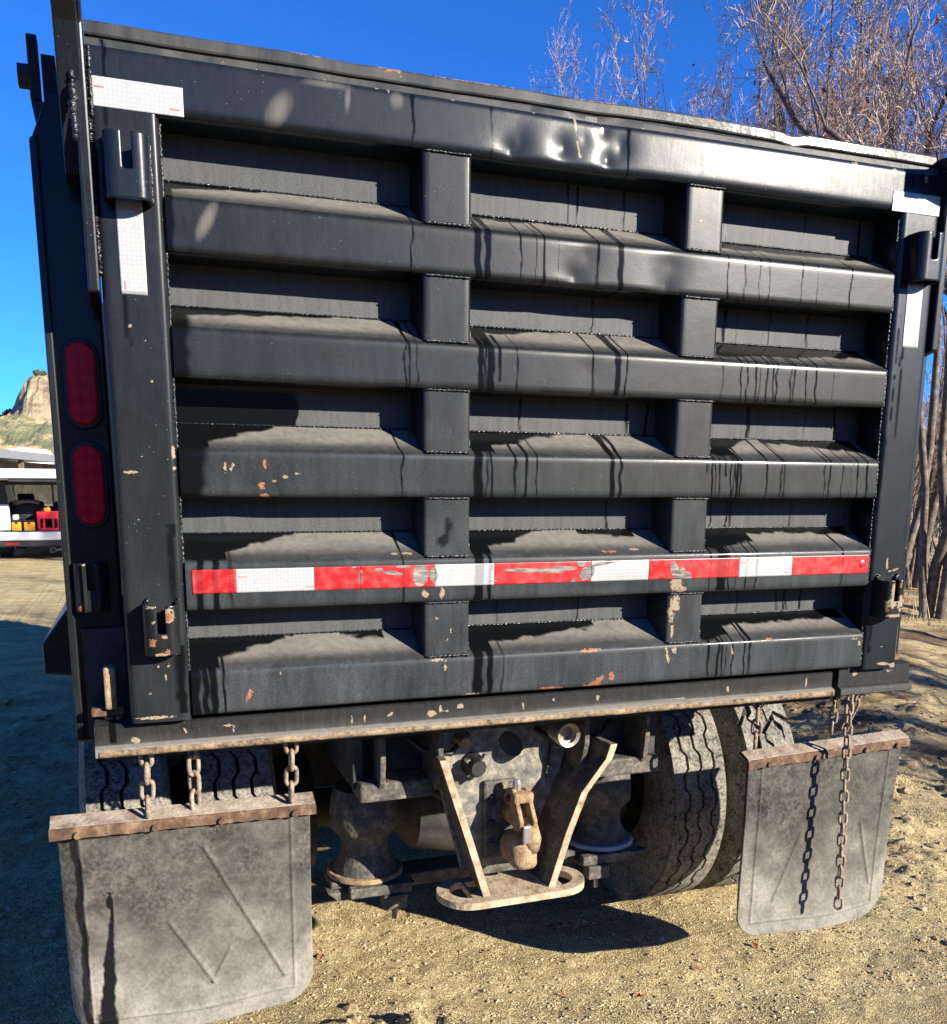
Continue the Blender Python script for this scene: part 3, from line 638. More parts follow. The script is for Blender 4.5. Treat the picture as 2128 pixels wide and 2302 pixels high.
# stake sockets with slots
def socket(xc, zlo, zhi, w, depth, y0, parent, m, rusts=(), chip=()):
    nh, nv = 40, 26; slot = 0.0085; zs_ = zlo+(zhi-zlo)*0.42; hw = w/2
    # outline of the half tube: rounded box, from left wall round the front to the right wall
    pts = [(-hw, 0), (-hw, -depth*0.35)]+[(-hw+0.020+0.020*math.cos(R(a)), -depth+0.022+0.022*math.sin(R(a))) for a in (180, 205, 225, 245, 270)]
    pts += [(-slot-0.006, -depth), (-slot, -depth), (0, -depth), (slot, -depth), (slot+0.006, -depth)]
    pts += [(hw-0.020+0.020*math.cos(R(a)), -depth+0.022+0.022*math.sin(R(a))) for a in (270, 295, 315, 335, 360)]+[(hw, -depth*0.35), (hw, 0)]
    zs = np.linspace(zlo, zhi, nv); V = []; F = []; k = len(pts)
    for z in zs:
        for x, y in pts: V.append((xc+x, y0+y, z))
    for j in range(nv-1):
        for i in range(k-1):
            xm = (pts[i][0]+pts[i+1][0])/2
            if abs(xm) < slot and pts[i][1] < -depth*0.9 and zs[j] > zs_ and pts[i+1][1] < -depth*.9: continue
            F.append((j*k+i, (j+1)*k+i, (j+1)*k+i+1, j*k+i+1))
    Va = np.array(V); at = {}
    if rusts: at['rust'] = blobs(Va[:, 0], Va[:, 2], rusts)
    if chip: at['chip'] = blobs(Va[:, 0], Va[:, 2], chip)
    o = mesh('stake_socket', V, F, m, parent, smooth=True, attrs=at)
    md = o.modifiers.new('wall', 'SOLIDIFY'); md.thickness = 0.007; md.offset = 1
    bv = o.modifiers.new('round', 'BEVEL'); bv.width = 0.0012; bv.segments = 1; bv.limit_method = 'ANGLE'; bv.angle_limit = R(60)
    o.data.set_sharp_from_angle(angle=R(50))
    return o
socket(-0.938, 2.108, 2.222, 0.080, 0.052, 0.0, TG, CLEAN); socket(0.938, 2.108, 2.222, 0.080, 0.052, 0.0, TG, CLEAN)
bead((-0.896, -0.001, 2.112), (-0.896, -0.001, 2.218), 0.005, TG, 3); bead((-0.980, -0.001, 2.112), (-0.980, -0.001, 2.218), 0.004, TG, 4)
socket(-0.927, 1.262, 1.362, 0.070, 0.050, 0.0, TG, PAINT, [(-0.911, 1.340, .011, .013, 0), (-0.946, 1.290, .008, .014, 0), (-0.918, 1.272, .008, .009, 0)],
       [(-0.947, 1.360, .014, .005, 0), (-0.912, 1.353, .012, .006, 0), (-0.944, 1.330, .006, .005, 0), (-0.925, 1.300, .012, .004, 0), (-0.93, 1.264, .03, .004, 0), (-0.911, 1.34, .015, .016, 0)])
socket(0.925, 1.262, 1.362, 0.070, 0.050, 0.0, TG, PAINT, [(0.93, 1.35, .012, .016, 0), (0.90, 1.285, .008, .01, 0)],
       [(0.92, 1.335, .018, .028, 0), (0.94, 1.30, .014, .03, 0), (0.91, 1.30, .02, .02, 0), (0.92, 1.268, .03, .006, 0)])
for x in (-0.958, -0.898, 0.893, 0.956): bead((x, -0.004, 1.363), (x+0.012, -0.004, 1.372), 0.006, TG, int(x*100) % 50+3)

# hinge ears and the bars beside the gate
for s in (-1, 1):
    sx = lambda a, b: (min(s*a, s*b), max(s*a, s*b))
    x0, x1 = sx(1.006, 1.046)
    ear = [(0.11, 2.16), (0.03, 2.16), (-0.015, 2.30), (-0.05, 2.385), (-0.15, 2.46), (-0.15, 2.60), (0.11, 2.60)] if s < 0 else [(0.11, 2.16), (0.03, 2.16), (-0.015, 2.30), (-0.10, 2.36), (-0.17, 2.39), (-0.17, 2.475), (-0.03, 2.415), (0.11, 2.42)]
    prism('hinge_ear', ear, 'x', x0, x1, CLEAN, TG, bev=0.003)
    x0, x1 = sx(0.999, 1.020)
    prism('hinge_strap', ([(0.06, 1.93), (-0.012, 1.95), (-0.018, 2.40), (-0.12, 2.47), (-0.12, 2.58), (0.06, 2.58)] if s < 0 else [(0.06, 1.93), (-0.012, 1.95), (-0.015, 2.38), (0.06, 2.39)]), 'x', x0, x1, PAINT, TG, bev=0.004)
bead((-1.022, -0.035, 2.20), (-1.022, -0.012, 2.36), 0.008, TG, 31)

# body corner posts, lights, body sides
def corner(s):
    P = [(1.0, 1.05), (1.108, 1.05), (1.108, 2.245), (1.07, 2.335), (1.0, 2.335)]
    o = prism('corner_post', [(s*x, z) for x, z in P], 'y', 0.135, 0.22, PAINT, truck, bev=0.006)
    if s < 0: o['label'] = 'left rear corner post with two red oval lamps'
    q = [(1.094, 1.06), (1.109, 1.06), (1.109, 2.24), (1.094, 2.25)]
    prism('edge_flange', [(s*x, z) for x, z in q], 'y', 0.112, 0.1345, PAINT, o, bev=0.003)
    # lamps
    for zc in (1.797, 1.597):
        def oval(a, b, n=12):
            L = [(a*math.cos(t), b+a*math.sin(t)) for t in np.linspace(0, math.pi, n)]+[(a*math.cos(t), -b+a*math.sin(t)) for t in np.linspace(math.pi, 2*math.pi, n)]
            return L
        g = prism('lamp_grommet', [(s*1.047+x, zc+z) for x, z in oval(0.037, 0.052)], 'y', 0.122, 0.136, RUBBLK, o, bev=0.004)
        prism('tail_lamp', [(s*1.047+x, zc+z) for x, z in oval(0.028, 0.052)], 'y', 0.110, 0.124, LENS, o, bev=0.005, smooth=False)
    socket(s*1.058, 1.338, 1.438, 0.068, 0.045, 0.134, o, PAINT, [(s*1.08, 1.345, .008, .008, 0)], [(s*1.06, 1.436, .03, .003, 0)])
    # latch recess: jaw, pin and rusty finger
    box('latch_housing', *((-1.085, -1.0) if s < 0 else (1.0, 1.085)), 0.118, 0.135, 1.065, 1.30, DARK, o, bev=0.003)
    box('latch_finger', *((-1.046, -1.022) if s < 0 else (1.022, 1.046)), 0.055, 0.10, 1.135, 1.225, RUSTL, o, bev=0.005)
    box('latch_jaw', *((-1.075, -1.01) if s < 0 else (1.01, 1.075)), 0.070, 0.118, 1.118, 1.136, RUST, o, bev=0.003)
    lathe('latch_pin', [(0.0, 0.0), (0.010, 0.0), (0.010, 0.03), (0.0, 0.03)], 'z', (s*1.042, 0.085, 1.085), RUSTL, o, 12)
    lathe('latch_pin', [(0.0, 0.0), (0.008, 0.0), (0.008, 0.03), (0.0, 0.03)], 'z', (s*1.022, 0.085, 1.085), RUSTL, o, 12)
    return o
CPL = corner(-1); CPR = corner(1)
# tarp bracket hardware on the upper left corner
box('tarp_bar', -1.105, -1.086, 0.18, 0.22, 2.33, 2.445, DARK, CPL, bev=0.002)
box('tarp_plate', -1.080, -1.055, 0.16, 0.22, 2.25, 2.405, DARK, CPL, bev=0.002)
lathe('tarp_knob', [(0, 0), (.022, 0), (.022, .03), (0, .03)], 'x', (-1.125, 0.20, 2.375), DARK, CPL, 6, smooth=False)
prism('tarp_hook', [(-1.098, 2.285), (-1.06, 2.285), (-1.06, 2.325), (-1.104, 2.325)], 'y', 0.17, 0.21, PAINT, CPL, bev=0.002)
for s in (-1, 1):
    x0, x1 = (-1.10, -1.06) if s < 0 else (1.06, 1.10)
    sd_ = box('body_side', x0, x1, 0.2205, 3.4, 1.09, 2.25, PAINT, truck, bev=0.004)
    prism('rub_rail', [(s*1.101, 1.14), (s*1.19, 1.15), (s*1.19, 1.225), (s*1.101, 1.345)], 'y', 0.42, 3.3, PAINT, sd_, bev=0.006)
box('body_floor', -1.06, 1.06, 0.2, 3.4, 1.03, 1.085, DARK, truck, bev=0)
box('headboard', -1.06, 1.06, 3.36, 3.4, 1.09, 2.5, PAINT, truck, bev=0.002)
# tie ring at the right corner
bm = bmesh.new(); V = []; F = []
P = [(1.115+0.0, 0.17, 1.16)]+[(1.115+0.032*math.sin(t), 0.17, 1.13+0.034*math.cos(t)) for t in np.linspace(0.1, 3.04, 14)]+[(1.115, 0.17, 1.10)]
tube('tie_ring', P, 0.007, RUSTL, CPR, 8)

# rear sill with its dusty lower flange
def sill():
    pr = [(0.19, 1.108, 0), (0.034, 1.108, 0), (0.030, 1.105, 0)]
    for k in range(1, 8): pr.append((0.030, 1.105-0.038*k/7, 0))
    pr += [(0.026, 1.064, .5), (0.018, 1.061, .8), (0.0165, 1.056, 1), (0.016, 1.050, 1), (0.0165, 1.044, 1), (0.021, 1.041, .6), (0.06, 1.040, 0), (0.19, 1.040, 0)]
    def dustf(X, Z, V): return np.where(V > .3, 1.0, 0.04+0.22*fbm(X*22, Z*8, 3, 33)+0.2*sstep(1.080, 1.062, Z))
    chip = [(-0.89, 1.085, .003, .015, .4), (-0.80, 1.09, .018, .004, 0), (-0.79, 1.08, .003, .012, 0), (-0.99, 1.072, .014, .008, 0), (-0.53, 1.08, .004, .012, 0), (-0.50, 1.08, .004, .016, 0), (-0.44, 1.085, .012, .005, .6), (-0.34, 1.08, .014, .010, 0), (-0.32, 1.09, .006, .012, 0), (-0.27, 1.092, .012, .008, 0), (-0.30, 1.084, .04, .0018, .1),
            (-0.11, 1.08, .004, .012, .2), (-0.03, 1.09, .005, .006, 0), (0.09, 1.085, .006, .012, 0), (0.47, 1.085, .005, .018, .1), (0.72, 1.085, .004, .02, -.1)]
    ru = [(-0.97, 1.054, .03, .006, 0), (-0.6, 1.052, .10, .003, 0), (0.2, 1.052, .2, .003, 0)]
    W = lambda X, Z, V: ((np.abs(X+1.035) < 0.006) & (Z > 1.07))*1.0
    o = strip('rear_sill', LOWER, truck, 'x', -1.070, 0.806, 560, pr, [(0.1, 1.05, .004, .15, .02), (-0.4, 1.05, -.003, .2, .02)], (), W, chip, ru, dustf, tanf=lambda X, Z, V: np.where(V > .3, 1.0, 0.25*fbm(X*30, Z*10, 3, 99)*sstep(1.09, 1.065, Z)))
    prb = [(y, z, v) for y, z, v in pr]
    o2 = strip('sill_end', LOWER, o, 'x', 0.826, 1.072, 80, [(y-0.002, z+(0.012 if z > 1.1 else 0), v*0.4) for y, z, v in prb], (), (), None, [(1.0, 1.105, .02, .01, 0), (0.88, 1.10, .012, .01, 0)], (), dustf)
    return o
SILL = sill()
def lip_mat():
    s = MN('patchy_mud_on_sill_lip'); n = s.noise(14, 6, 0.7); f = s.noise(70, 4, 0.7)
    c = s.ramp(s.math('ADD', s.math('MULTIPLY', n, 0.6), s.math('MULTIPLY', f, 0.4)), [(0.36, (0.022, 0.020, 0.018)), (0.44, (0.12, 0.085, 0.055)), (0.55, (0.25, 0.185, 0.115)), (0.68, (0.32, 0.26, 0.175))])
    return s.fin(c, 0.9, nrm=s.bump(f, 0.6, 0.004), spec=0.1)
LIP = lip_mat()
def mud_lip(x0, x1):
    n = int((x1-x0)/0.008); rg = np.random.default_rng(5); xs = np.linspace(x0, x1, n); V = []; F = []
    top = 1.0575+0.0024*(fbm(xs*40, xs*0, 3, 4)-.5)*2; bot = 1.0440+0.0016*(fbm(xs*50, xs*0, 3, 8)-.5)*2
    for x, a, b in zip(xs, top, bot): V += [(x, 0.0170, a), (x, 0.0128, a-0.002), (x, 0.0122, (a+b)/2), (x, 0.0128, b+0.001), (x, 0.0170, b)]
    for i in range(n-1):
        for k in range(4): F.append((i*5+k, i*5+k+1, i*5+k+6, i*5+k+5))
    return mesh('mud_lip', V, F, LIP, SILL, smooth=True)
mud_lip(-1.062, 0.80)
box('sill_web', -1.06, 1.06, 0.195, 0.21, 0.985, 1.10, DARK, SILL, bev=0)

# ------------------------------------------------------------------ chains
def link_mesh():
    L, W, r = 0.046, 0.028, 0.0043
    a = W/2-r; h = L/2-a-r; P = []
    for t in np.linspace(0, math.pi, 8): P.append((a*math.cos(t), 0, h+a*math.sin(t)))
    for t in np.linspace(math.pi, 2*math.pi, 8): P.append((a*math.cos(t), 0, -h+a*math.sin(t)))
    P = np.array(P); n = len(P); V = []; F = []; sides = 6
    T = np.roll(P, -1, 0)-np.roll(P, 1, 0); T /= np.linalg.norm(T, axis=1)[:, None]
    for i in range(n):
        u = np.array([0, 1., 0]); v = np.cross(T[i], u)
        for s in range(sides):
            q = 2*math.pi*s/sides; V.append((P[i]+r*(math.cos(q)*u+math.sin(q)*v)).tolist())
    for i in range(n):
        for s in range(sides):
            j = (i+1) % n; s2 = (s+1) % sides; F.append((i*sides+s, j*sides+s, j*sides+s2, i*sides+s2))
    me = bpy.data.meshes.new('chain_link'); me.from_pydata(V, [], F); me.materials.append(CHAIN); me.shade_smooth(); return me
LINK = link_mesh()
def chain(path, label=None, seed=0, scale=1.0, twist=0.35):
    """links laid along a polyline; the first link is the chain part, the others its children"""
    P = [Vector(p) for p in path]; pitch = 0.0325*scale; rg = random.Random(seed)
    seg = [(P[i+1]-P[i]).length for i in range(len(P)-1)]; tot = sum(seg); n = int(tot/pitch); first = None
    for k in range(n):
        d = (k+0.5)*pitch; i = 0
        while i < len(seg)-1 and d > seg[i]: d -= seg[i]; i += 1
        p = P[i].lerp(P[i+1], d/seg[i]); t = (P[i+1]-P[i]).normalized()
        q = t.to_track_quat('Z', 'Y').to_matrix().to_4x4() @ Matrix.Rotation((math.pi/2 if k % 2 else 0)+twist+rg.uniform(-.15, .15), 4, 'Z')
        o = bpy.data.objects.new('chain' if first is None else 'chain_link', LINK); C.objects.link(o)
        mw = Matrix.Translation(p) @ q @ Matrix.Scale(scale, 4)
        if first is None:
            o.parent = truck; o.matrix_parent_inverse = Matrix.Translation(-truck.location); o.matrix_basis = mw; first = o; fm = mw
            if label: o['label'] = label
        else:
            o.parent = first; o.matrix_parent_inverse = fm.inverted(); o.matrix_basis = mw
    return first
chain([(-0.974, 0.060, 1.046), (-0.972, 0.07, 0.998), (-0.978, 0.090, 0.872)], seed=1, scale=1.25)
chain([(-0.874, 0.110, 1.046), (-0.874, 0.105, 0.872)], seed=2, scale=1.25, twist=0.9)
chain([(-0.664, 0.060, 1.046), (-0.662, 0.07, 0.998), (-0.664, 0.090, 0.872)], seed=3, scale=1.25, twist=0.1)
chain([(0.612, 0.085, 1.046), (0.617, 0.095, 0.865)], seed=4, scale=1.15)
chain([(0.872, 0.030, 1.050), (0.880, 0.032, 0.84), (0.888, 0.030, 0.62), (0.896, 0.028, 0.40)], 'long loose safety chain hanging in front of the right mud flap', seed=5)
chain([(0.915, 0.035, 1.050), (0.905, 0.05, 0.99), (0.895, 0.075, 0.91)], seed=6)
chain([(0.862, 0.075, 1.046), (0.868, 0.085, 0.905)], seed=7)

# ------------------------------------------------------------------ mud flaps
def flap(x0, x1, ztl, ztr, zb, lab, left):
    nx, nz = 230, 230; rc = 0.085
    U, T = np.meshgrid(np.linspace(0, 1, nx), np.linspace(0, 1, nz), indexing='ij')
    W = x1-x0
    zt = ztl+(ztr-ztl)*U; zbv = zb+(0.006*np.sin(U*9) if left else 0.010*np.sin(U*6+1))
    # rounded lower corners
    e = np.minimum(U, 1-U)*W; lift = np.where(e < rc, rc-np.sqrt(np.maximum(rc**2-(rc-e)**2, 0)), 0)
    Z = zt+(zbv+lift-zt)*T; X = x0+W*U
    Y = 0.094 + 0.018*np.sin(T*2.2)*(U-0.3) + 0.012*(T**2) + 0.004*(fbm(U*3, T*3, 2, 5)-.5)
    if left: Y += 0.045*np.clip((0.10-U)/0.10, 0, 1)**1.5*(0.4+0.6*T)   # outer edge curls back
    # moulded border and ridges
    Zd = T*(np.mean(zt)-zb)
    bd = np.minimum(np.minimum(X-x0, x1-X), np.minimum(np.abs(zt-Z)*1.6+0.01, (Z-zbv)))
    Y -= 0.0035*np.exp(-((bd-0.045)/0.0035)**2)
    def ridge(xa, za, xb, zb_, wd=0.005, a=0.004):
        nonlocal Y
        dx, dz = xb-xa, zb_-za; L2 = dx*dx+dz*dz; t = np.clip(((X-xa)*dx+(Z-za)*dz)/L2, 0, 1)
        d = np.hypot(X-xa-t*dx, Z-za-t*dz); Y = Y-a*np.exp(-(d/wd)**2)
    dust = 0.02+0.95*sstep(0.25, 1.0, T+0.25*(fbm(U*4, T*4, 3, 15)-.5))*(0.45+0.8*fbm(U*6, T*6, 3, 9))+0.45*fbm(U*5, T*4, 4, 2)*fbm(U*11, T*9, 3, 7)*2; wet = np.zeros_like(U)
    if left:
        ridge(-0.86, 0.79, -0.69, 0.44); ridge(-0.945, 0.62, -0.855, 0.455); ridge(-0.855, 0.455, -0.815, 0.53)
        rip = 0.003+0.017*sstep(0.70, 0.40, Z)*(0.3+1.3*fbm(Z*34, X*60, 4, 6)); c = -1.066-0.022*sstep(.7, .4, Z)+0.010*(fbm(Z*30+X*8, X*20, 4, 8)-.5)
        wet = np.maximum(wet, (1-sstep(0.8, 1.2, np.abs(X-c)/rip))*(Z < 0.715)); wet = np.maximum(wet, np.exp(-((X+1.068)/.008)**2-((Z-.69)/.018)**2) > .4)
        wet = np.maximum(wet, (1-sstep(0.7, 1.3, np.abs(X-x0-0.028-0.016*fbm(Z*18, Z*0, 4, 4))/0.008))*0.9*(Z < 0.86))
        wet = np.maximum(wet, ((zt-Z < 0.035+0.012*fbm(X*20, X*0, 2, 3)) & (X < -1.02))*0.7)
    else:
        ridge(0.80, 0.62, 0.72, 0.42); ridge(1.02, 0.62, 1.08, 0.42)
    V = np.stack([X, Y, Z], -1).reshape(-1, 3); i = (np.arange(nx-1)[:, None]*nz+np.arange(nz-1)[None]).ravel()
    F = np.stack([i, i+1, i+nz+1, i+nz], -1)
    o = mesh('mud_flap', V, F, FLAP, truck, smooth=True, attrs={'dust': dust, 'wet': wet.astype(float)}); o['label'] = lab
    md = o.modifiers.new('thickness', 'SOLIDIFY'); md.thickness = 0.010; md.offset = -1
    # angle iron across the top
    sl = (ztr-ztl)/(x1-x0)
    bm = bmesh.new()
    add_prism(bm, [(0.076, 0.014), (0.082, 0.014), (0.084, 0.032), (0.124, 0.047), (0.122, 0.053), (0.079, 0.037), (0.076, 0.033)], 'x', x0-0.012, x1+0.012)
    for v in bm.verts: v.co.z += ztl-0.045+sl*(v.co.x-x0)
    bmesh.ops.subdivide_edges(bm, edges=[e for e in bm.edges if abs(e.verts[0].co.x-e.verts[1].co.x) > .3], cuts=40)
    rg = random.Random(4)
    for v in bm.verts: v.co.y += rg.uniform(-.0012, .0012); v.co.z += rg.uniform(-.0012, .0012)
    br = bm_obj('hanger_bar', bm, RUST if not left else RUST, o)
    bm = bmesh.new(); add_prism(bm, [(0.081, 0.0385), (0.120, 0.0530), (0.120, 0.0548), (0.081, 0.0403)], 'x', x0-0.010, x1+0.010)
    for v in bm.verts: v.co.z += ztl-0.045+sl*(v.co.x-x0)
    bm_obj('dust_layer', bm, DUSTL, o)
    for t in ((0.08, .37, .63, .93) if left else (.1, .40, .72, .93)):
        x = x0+W*t; lathe('bolt_head', [(0, -0.006), (0.007, -0.006), (0.009, -0.002), (0.009, 0.002)], 'y', (x, 0.075, ztl-0.024+sl*W*t), RUST, o, 10)
    return o
flap(-1.165, -0.620, 0.885, 0.880, 0.352, 'large torn dusty left mud flap with moulded ridges', True)
flap(0.600, 1.140, 0.868, 0.885, 0.305, 'dusty right mud flap with rounded corners behind a hanging chain', False)

# ------------------------------------------------------------------ wheels
YC, TR = 0.97, 0.455; ZC = G+TR-0.012
def wheel(xc, style, inner_side, seed):
    hw = 0.104
    prof = [(0.24, -hw*0.80), (0.27, -hw*1.0), (0.33, -hw*1.17), (0.39, -hw*1.12), (0.43, -hw*1.0), (TR-0.014, -hw*0.93), (TR-0.014, hw*0.93), (0.43, hw*1.0), (0.39, hw*1.12), (0.33, hw*1.17), (0.27, hw*1.0), (0.24, hw*0.80)]
    rim = lathe('wheel', [(0.0, 0.02), (0.10, 0.02), (0.115, 0.05), (0.19, 0.05), (0.215, -0.02), (0.225, -hw*0.8), (0.245, -hw*0.86), (0.245, hw*0.86), (0.225, hw*0.8), (0.205, 0.06)], 'x', (xc, YC, ZC), UNDER, truck, 40)
    ty = lathe('tyre', prof, 'x', (xc, YC, ZC), TYRE, rim, 72)
    # dark base shows in the grooves
    lathe('groove_base', [(TR-0.0125, -hw*0.90), (TR-0.0125, hw*0.90)], 'x', (xc, YC, ZC), GROOVE, rim, 72)
    n = 132; rg = random.Random(seed)
    def ringstrip(xa, xb, zig_a, zig_b, gaps=0, skew=0.0):
        V = []; F = []
        for i in range(n):
            ph = i % 6; z = [0, 0, 0, 1, 1, 1][ph]*0.016-0.008
            a = 2*math.pi*i/n
            for x, q in ((xa, zig_a), (xb, zig_b)):
                aa = a+skew*(x-xc)
                for r in (TR-0.013, TR):
                    V.append((xc+x+z*q, YC+r*math.cos(aa), ZC+r*math.sin(aa)))
        for i in range(n):
            j = (i+1) % n
            if gaps and i % gaps == 0:
                a = i*4; continue
            A = [i*4+k for k in range(4)]; B = [j*4+k for k in range(4)]
            F += [(A[1], A[3], B[3], B[1]), (A[0], A[1], B[1], B[0]), (A[3], A[2], B[2], B[3])]
            if gaps and (i+1) % gaps == 0: F.append((B[0], B[1], B[3], B[2]))
            if gaps and (i-1) % gaps == 0: F.append((A[0], A[2], A[3], A[1]))
        mesh('tread_rib', V, F, TYRE, rim)
    if style == 'rib':
        c = [(-0.097, -0.055, 0, 1), (-0.045, -0.005, 1, 1), (0.005, 0.045, 1, 1), (0.055, 0.097, 1, 0)]
        for xa, xb, qa, qb in c: ringstrip(xa, xb, qa, qb)
    else:
        c = [(-0.097, -0.055, 0, 1.4), (-0.047, -0.004, 1.4, 1.4), (0.004, 0.047, 1.4, 1.4), (0.055, 0.097, 1.4, 0)]
        for k, (xa, xb, qa, qb) in enumerate(c): ringstrip(xa, xb, qa, qb, gaps=6, skew=2.2 if k % 2 else -2.2)
    lathe('brake_drum', [(0.0, 0.0), (0.17, 0.0), (0.185, 0.02), (0.185, 0.14), (0.0, 0.14)], 'x', (xc-(0.12 if xc > 0 else -0.12)-(0.14 if xc > 0 else 0), YC, ZC), DARK, rim, 32)
    return rim
for xc, st, k in ((-1.035, 'rib', 1), (-0.742, 'rib', 2), (0.742, 'rib', 3), (1.035, 'lug', 4)): wheel(xc, st, 0, k)
lathe('axle_housing', [(0.0, -0.62), (0.065, -0.62), (0.065, -0.22), (0.17, -0.14), (0.20, 0), (0.17, 0.14), (0.065, 0.22), (0.065, 0.62), (0, 0.62)], 'x', (0, YC, ZC), DARK, truck, 28)

# ------------------------------------------------------------------ frame, hitch, air springs
HX = -0.035
for s in (-1, 1):
    x0, x1 = sorted((s*0.43, s*0.46)); box('frame_rail', x0, x1, 0.36, 3.4, 0.80, 1.02, DARK, truck, bev=0.004)
    # hanger plates that carry the hitch
    xa, xb = sorted((s*0.385, s*0.40)); prism('hanger_plate', [(0.30, 0.83), (0.33, 0.79), (0.42, 0.79), (0.42, 1.03), (0.29, 1.03), (0.29, 0.90)], 'x', xa, xb, UNDER, truck, bev=0.002)
    xa, xb = sorted((HX+s*0.205, HX+s*0.22)); prism('hanger_plate', [(0.25, 0.90), (0.29, 0.80), (0.40, 0.80), (0.40, 1.03), (0.25, 1.03)], 'x', xa, xb, UNDER, truck, bev=0.002)
box('cross_tube', -0.45, HX-0.215, 0.315, 0.42, 0.775, 0.826, UNDER, truck, bev=0.006); box('cross_tube', HX+0.215, 0.45, 0.315, 0.42, 0.775, 0.826, UNDER, truck, bev=0.006)
box('cross_member', -0.43, 0.43, 0.42, 0.44, 0.76, 1.03, DARK, truck, bev=0)
plate = prism('hitch_plate', [(HX-0.205, 0.965), (HX+0.205, 0.965), (HX+0.20, 0.86), (HX+0.115, 0.53), (HX-0.115, 0.53), (HX-0.20, 0.86)], 'y', 0.362, 0.380, PLATE, truck, bev=0.002)
plate['label'] = 'mud-splashed pintle hitch plate under the sill'
box('top_flange', HX-0.20, HX+0.20, 0.27, 0.362, 0.962, 0.975, UNDER, plate, bev=0.002)
# side gussets: bent plates standing out from the hitch plate
for s in (-1, 1):
    edge = [(0.905, 0.218), (0.80, 0.185), (0.66, 0.140), (0.512, 0.095)] if s < 0 else [(0.905, 0.275), (0.865, 0.262), (0.775, 0.190), (0.66, 0.145), (0.512, 0.098)]
    V = []; F = []; th = 0.009
    for z, d in edge:
        for y, o in ((0.362, -0.012), (0.215, 0.0)):
            for q in (-th, th): V.append((HX+s*(d+o)+q, y, z))
    for i in range(len(edge)-1):
        a = i*4; b = a+4
        F += [(a, b, b+2, a+2), (a+1, a+3, b+3, b+1), (a+2, b+2, b+3, a+3), (a, a+1, b+1, b)]
    F += [(0, 2, 3, 1), (len(V)-4, len(V)-3, len(V)-1, len(V)-2)]
    gs = mesh('gusset', V, F, UNDER, plate)
    V = []; F = []
    for z, d in edge:
        for q in (-th-0.001, th+0.001):
            for y in (0.2145, 0.2105): V.append((HX+s*d+q, y, z))
    for i in range(len(edge)-1):
        a = i*4; b = a+4
        F += [(a, b, b+1, a+1), (a+1, b+1, b+3, a+3), (a+2, a+3, b+3, b+2), (a, a+2, b+2, b)]
    F += [(0, 1, 3, 2), (len(V)-4, len(V)-2, len(V)-1, len(V)-3)]
    mesh('mud_edge', V, F, MUD, plate)
bead((HX+0.155, 0.352, 0.93), (HX+0.135, 0.352, 0.78), 0.006, plate, 4)
# ring-ended safety-chain plate
def loop_plate():
    cy, rr, L, wd, th = 0.268, 0.088, 0.128, 0.034, 0.010; z0 = 0.492; n = 14
    outer = []; inner = []
    for t in np.linspace(-math.pi/2, math.pi/2, n): outer.append((HX+L+rr*math.cos(t), cy+rr*math.sin(t)))
    for t in np.linspace(math.pi/2, 1.5*math.pi, n): outer.append((HX-L+rr*math.cos(t), cy+rr*math.sin(t)))
    bm = bmesh.new()
    def ring(cx, s):
        ri = rr-wd; pts_o = [(cx+s*rr*math.cos(t), cy+rr*math.sin(t)) for t in np.linspace(-math.pi/2, math.pi/2, n)]
        pts_i = [(cx+s*ri*math.cos(t), cy+ri*math.sin(t)) for t in np.linspace(-math.pi/2, math.pi/2, n)]
        V = []
        for (a, b) in zip(pts_o, pts_i):
            V.append([bm.verts.new((p[0], p[1], z)) for p in (a, b) for z in (z0, z0+2*th)])
        for i in range(n-1):
            A, B = V[i], V[i+1]
            bm.faces.new((A[1], B[1], B[3], A[3])); bm.faces.new((A[0], A[2], B[2], B[0])); bm.faces.new((A[0], B[0], B[1], A[1])); bm.faces.new((A[2], A[3], B[3], B[2]))
        # short straight inner bar closing the eye
    ring(HX+L, 1); ring(HX-L, -1)
    bmesh.ops.recalc_face_normals(bm, faces=bm.faces[:])
    add_box(bm, HX-L, HX+L, cy-rr, cy-rr+wd+0.03, z0, z0+2*th-0.0005)
    add_box(bm, HX-0.085, HX+0.085, cy-rr+wd+0.028, cy+rr, z0+0.001, z0+2*th-0.002); add_box(bm, HX-L, HX+L, cy+rr-wd, cy+rr-0.0005, z0+0.0005, z0+2*th-0.003)
    for s in (-1, 1): add_box(bm, *sorted((HX+s*(L-0.004), HX+s*(L+0.004))), cy-rr+0.01, cy+rr-0.01, z0+.001, z0+2*th-.001)
    return bm_obj('chain_eye_plate', bm, MUD, plate)
loop_plate()
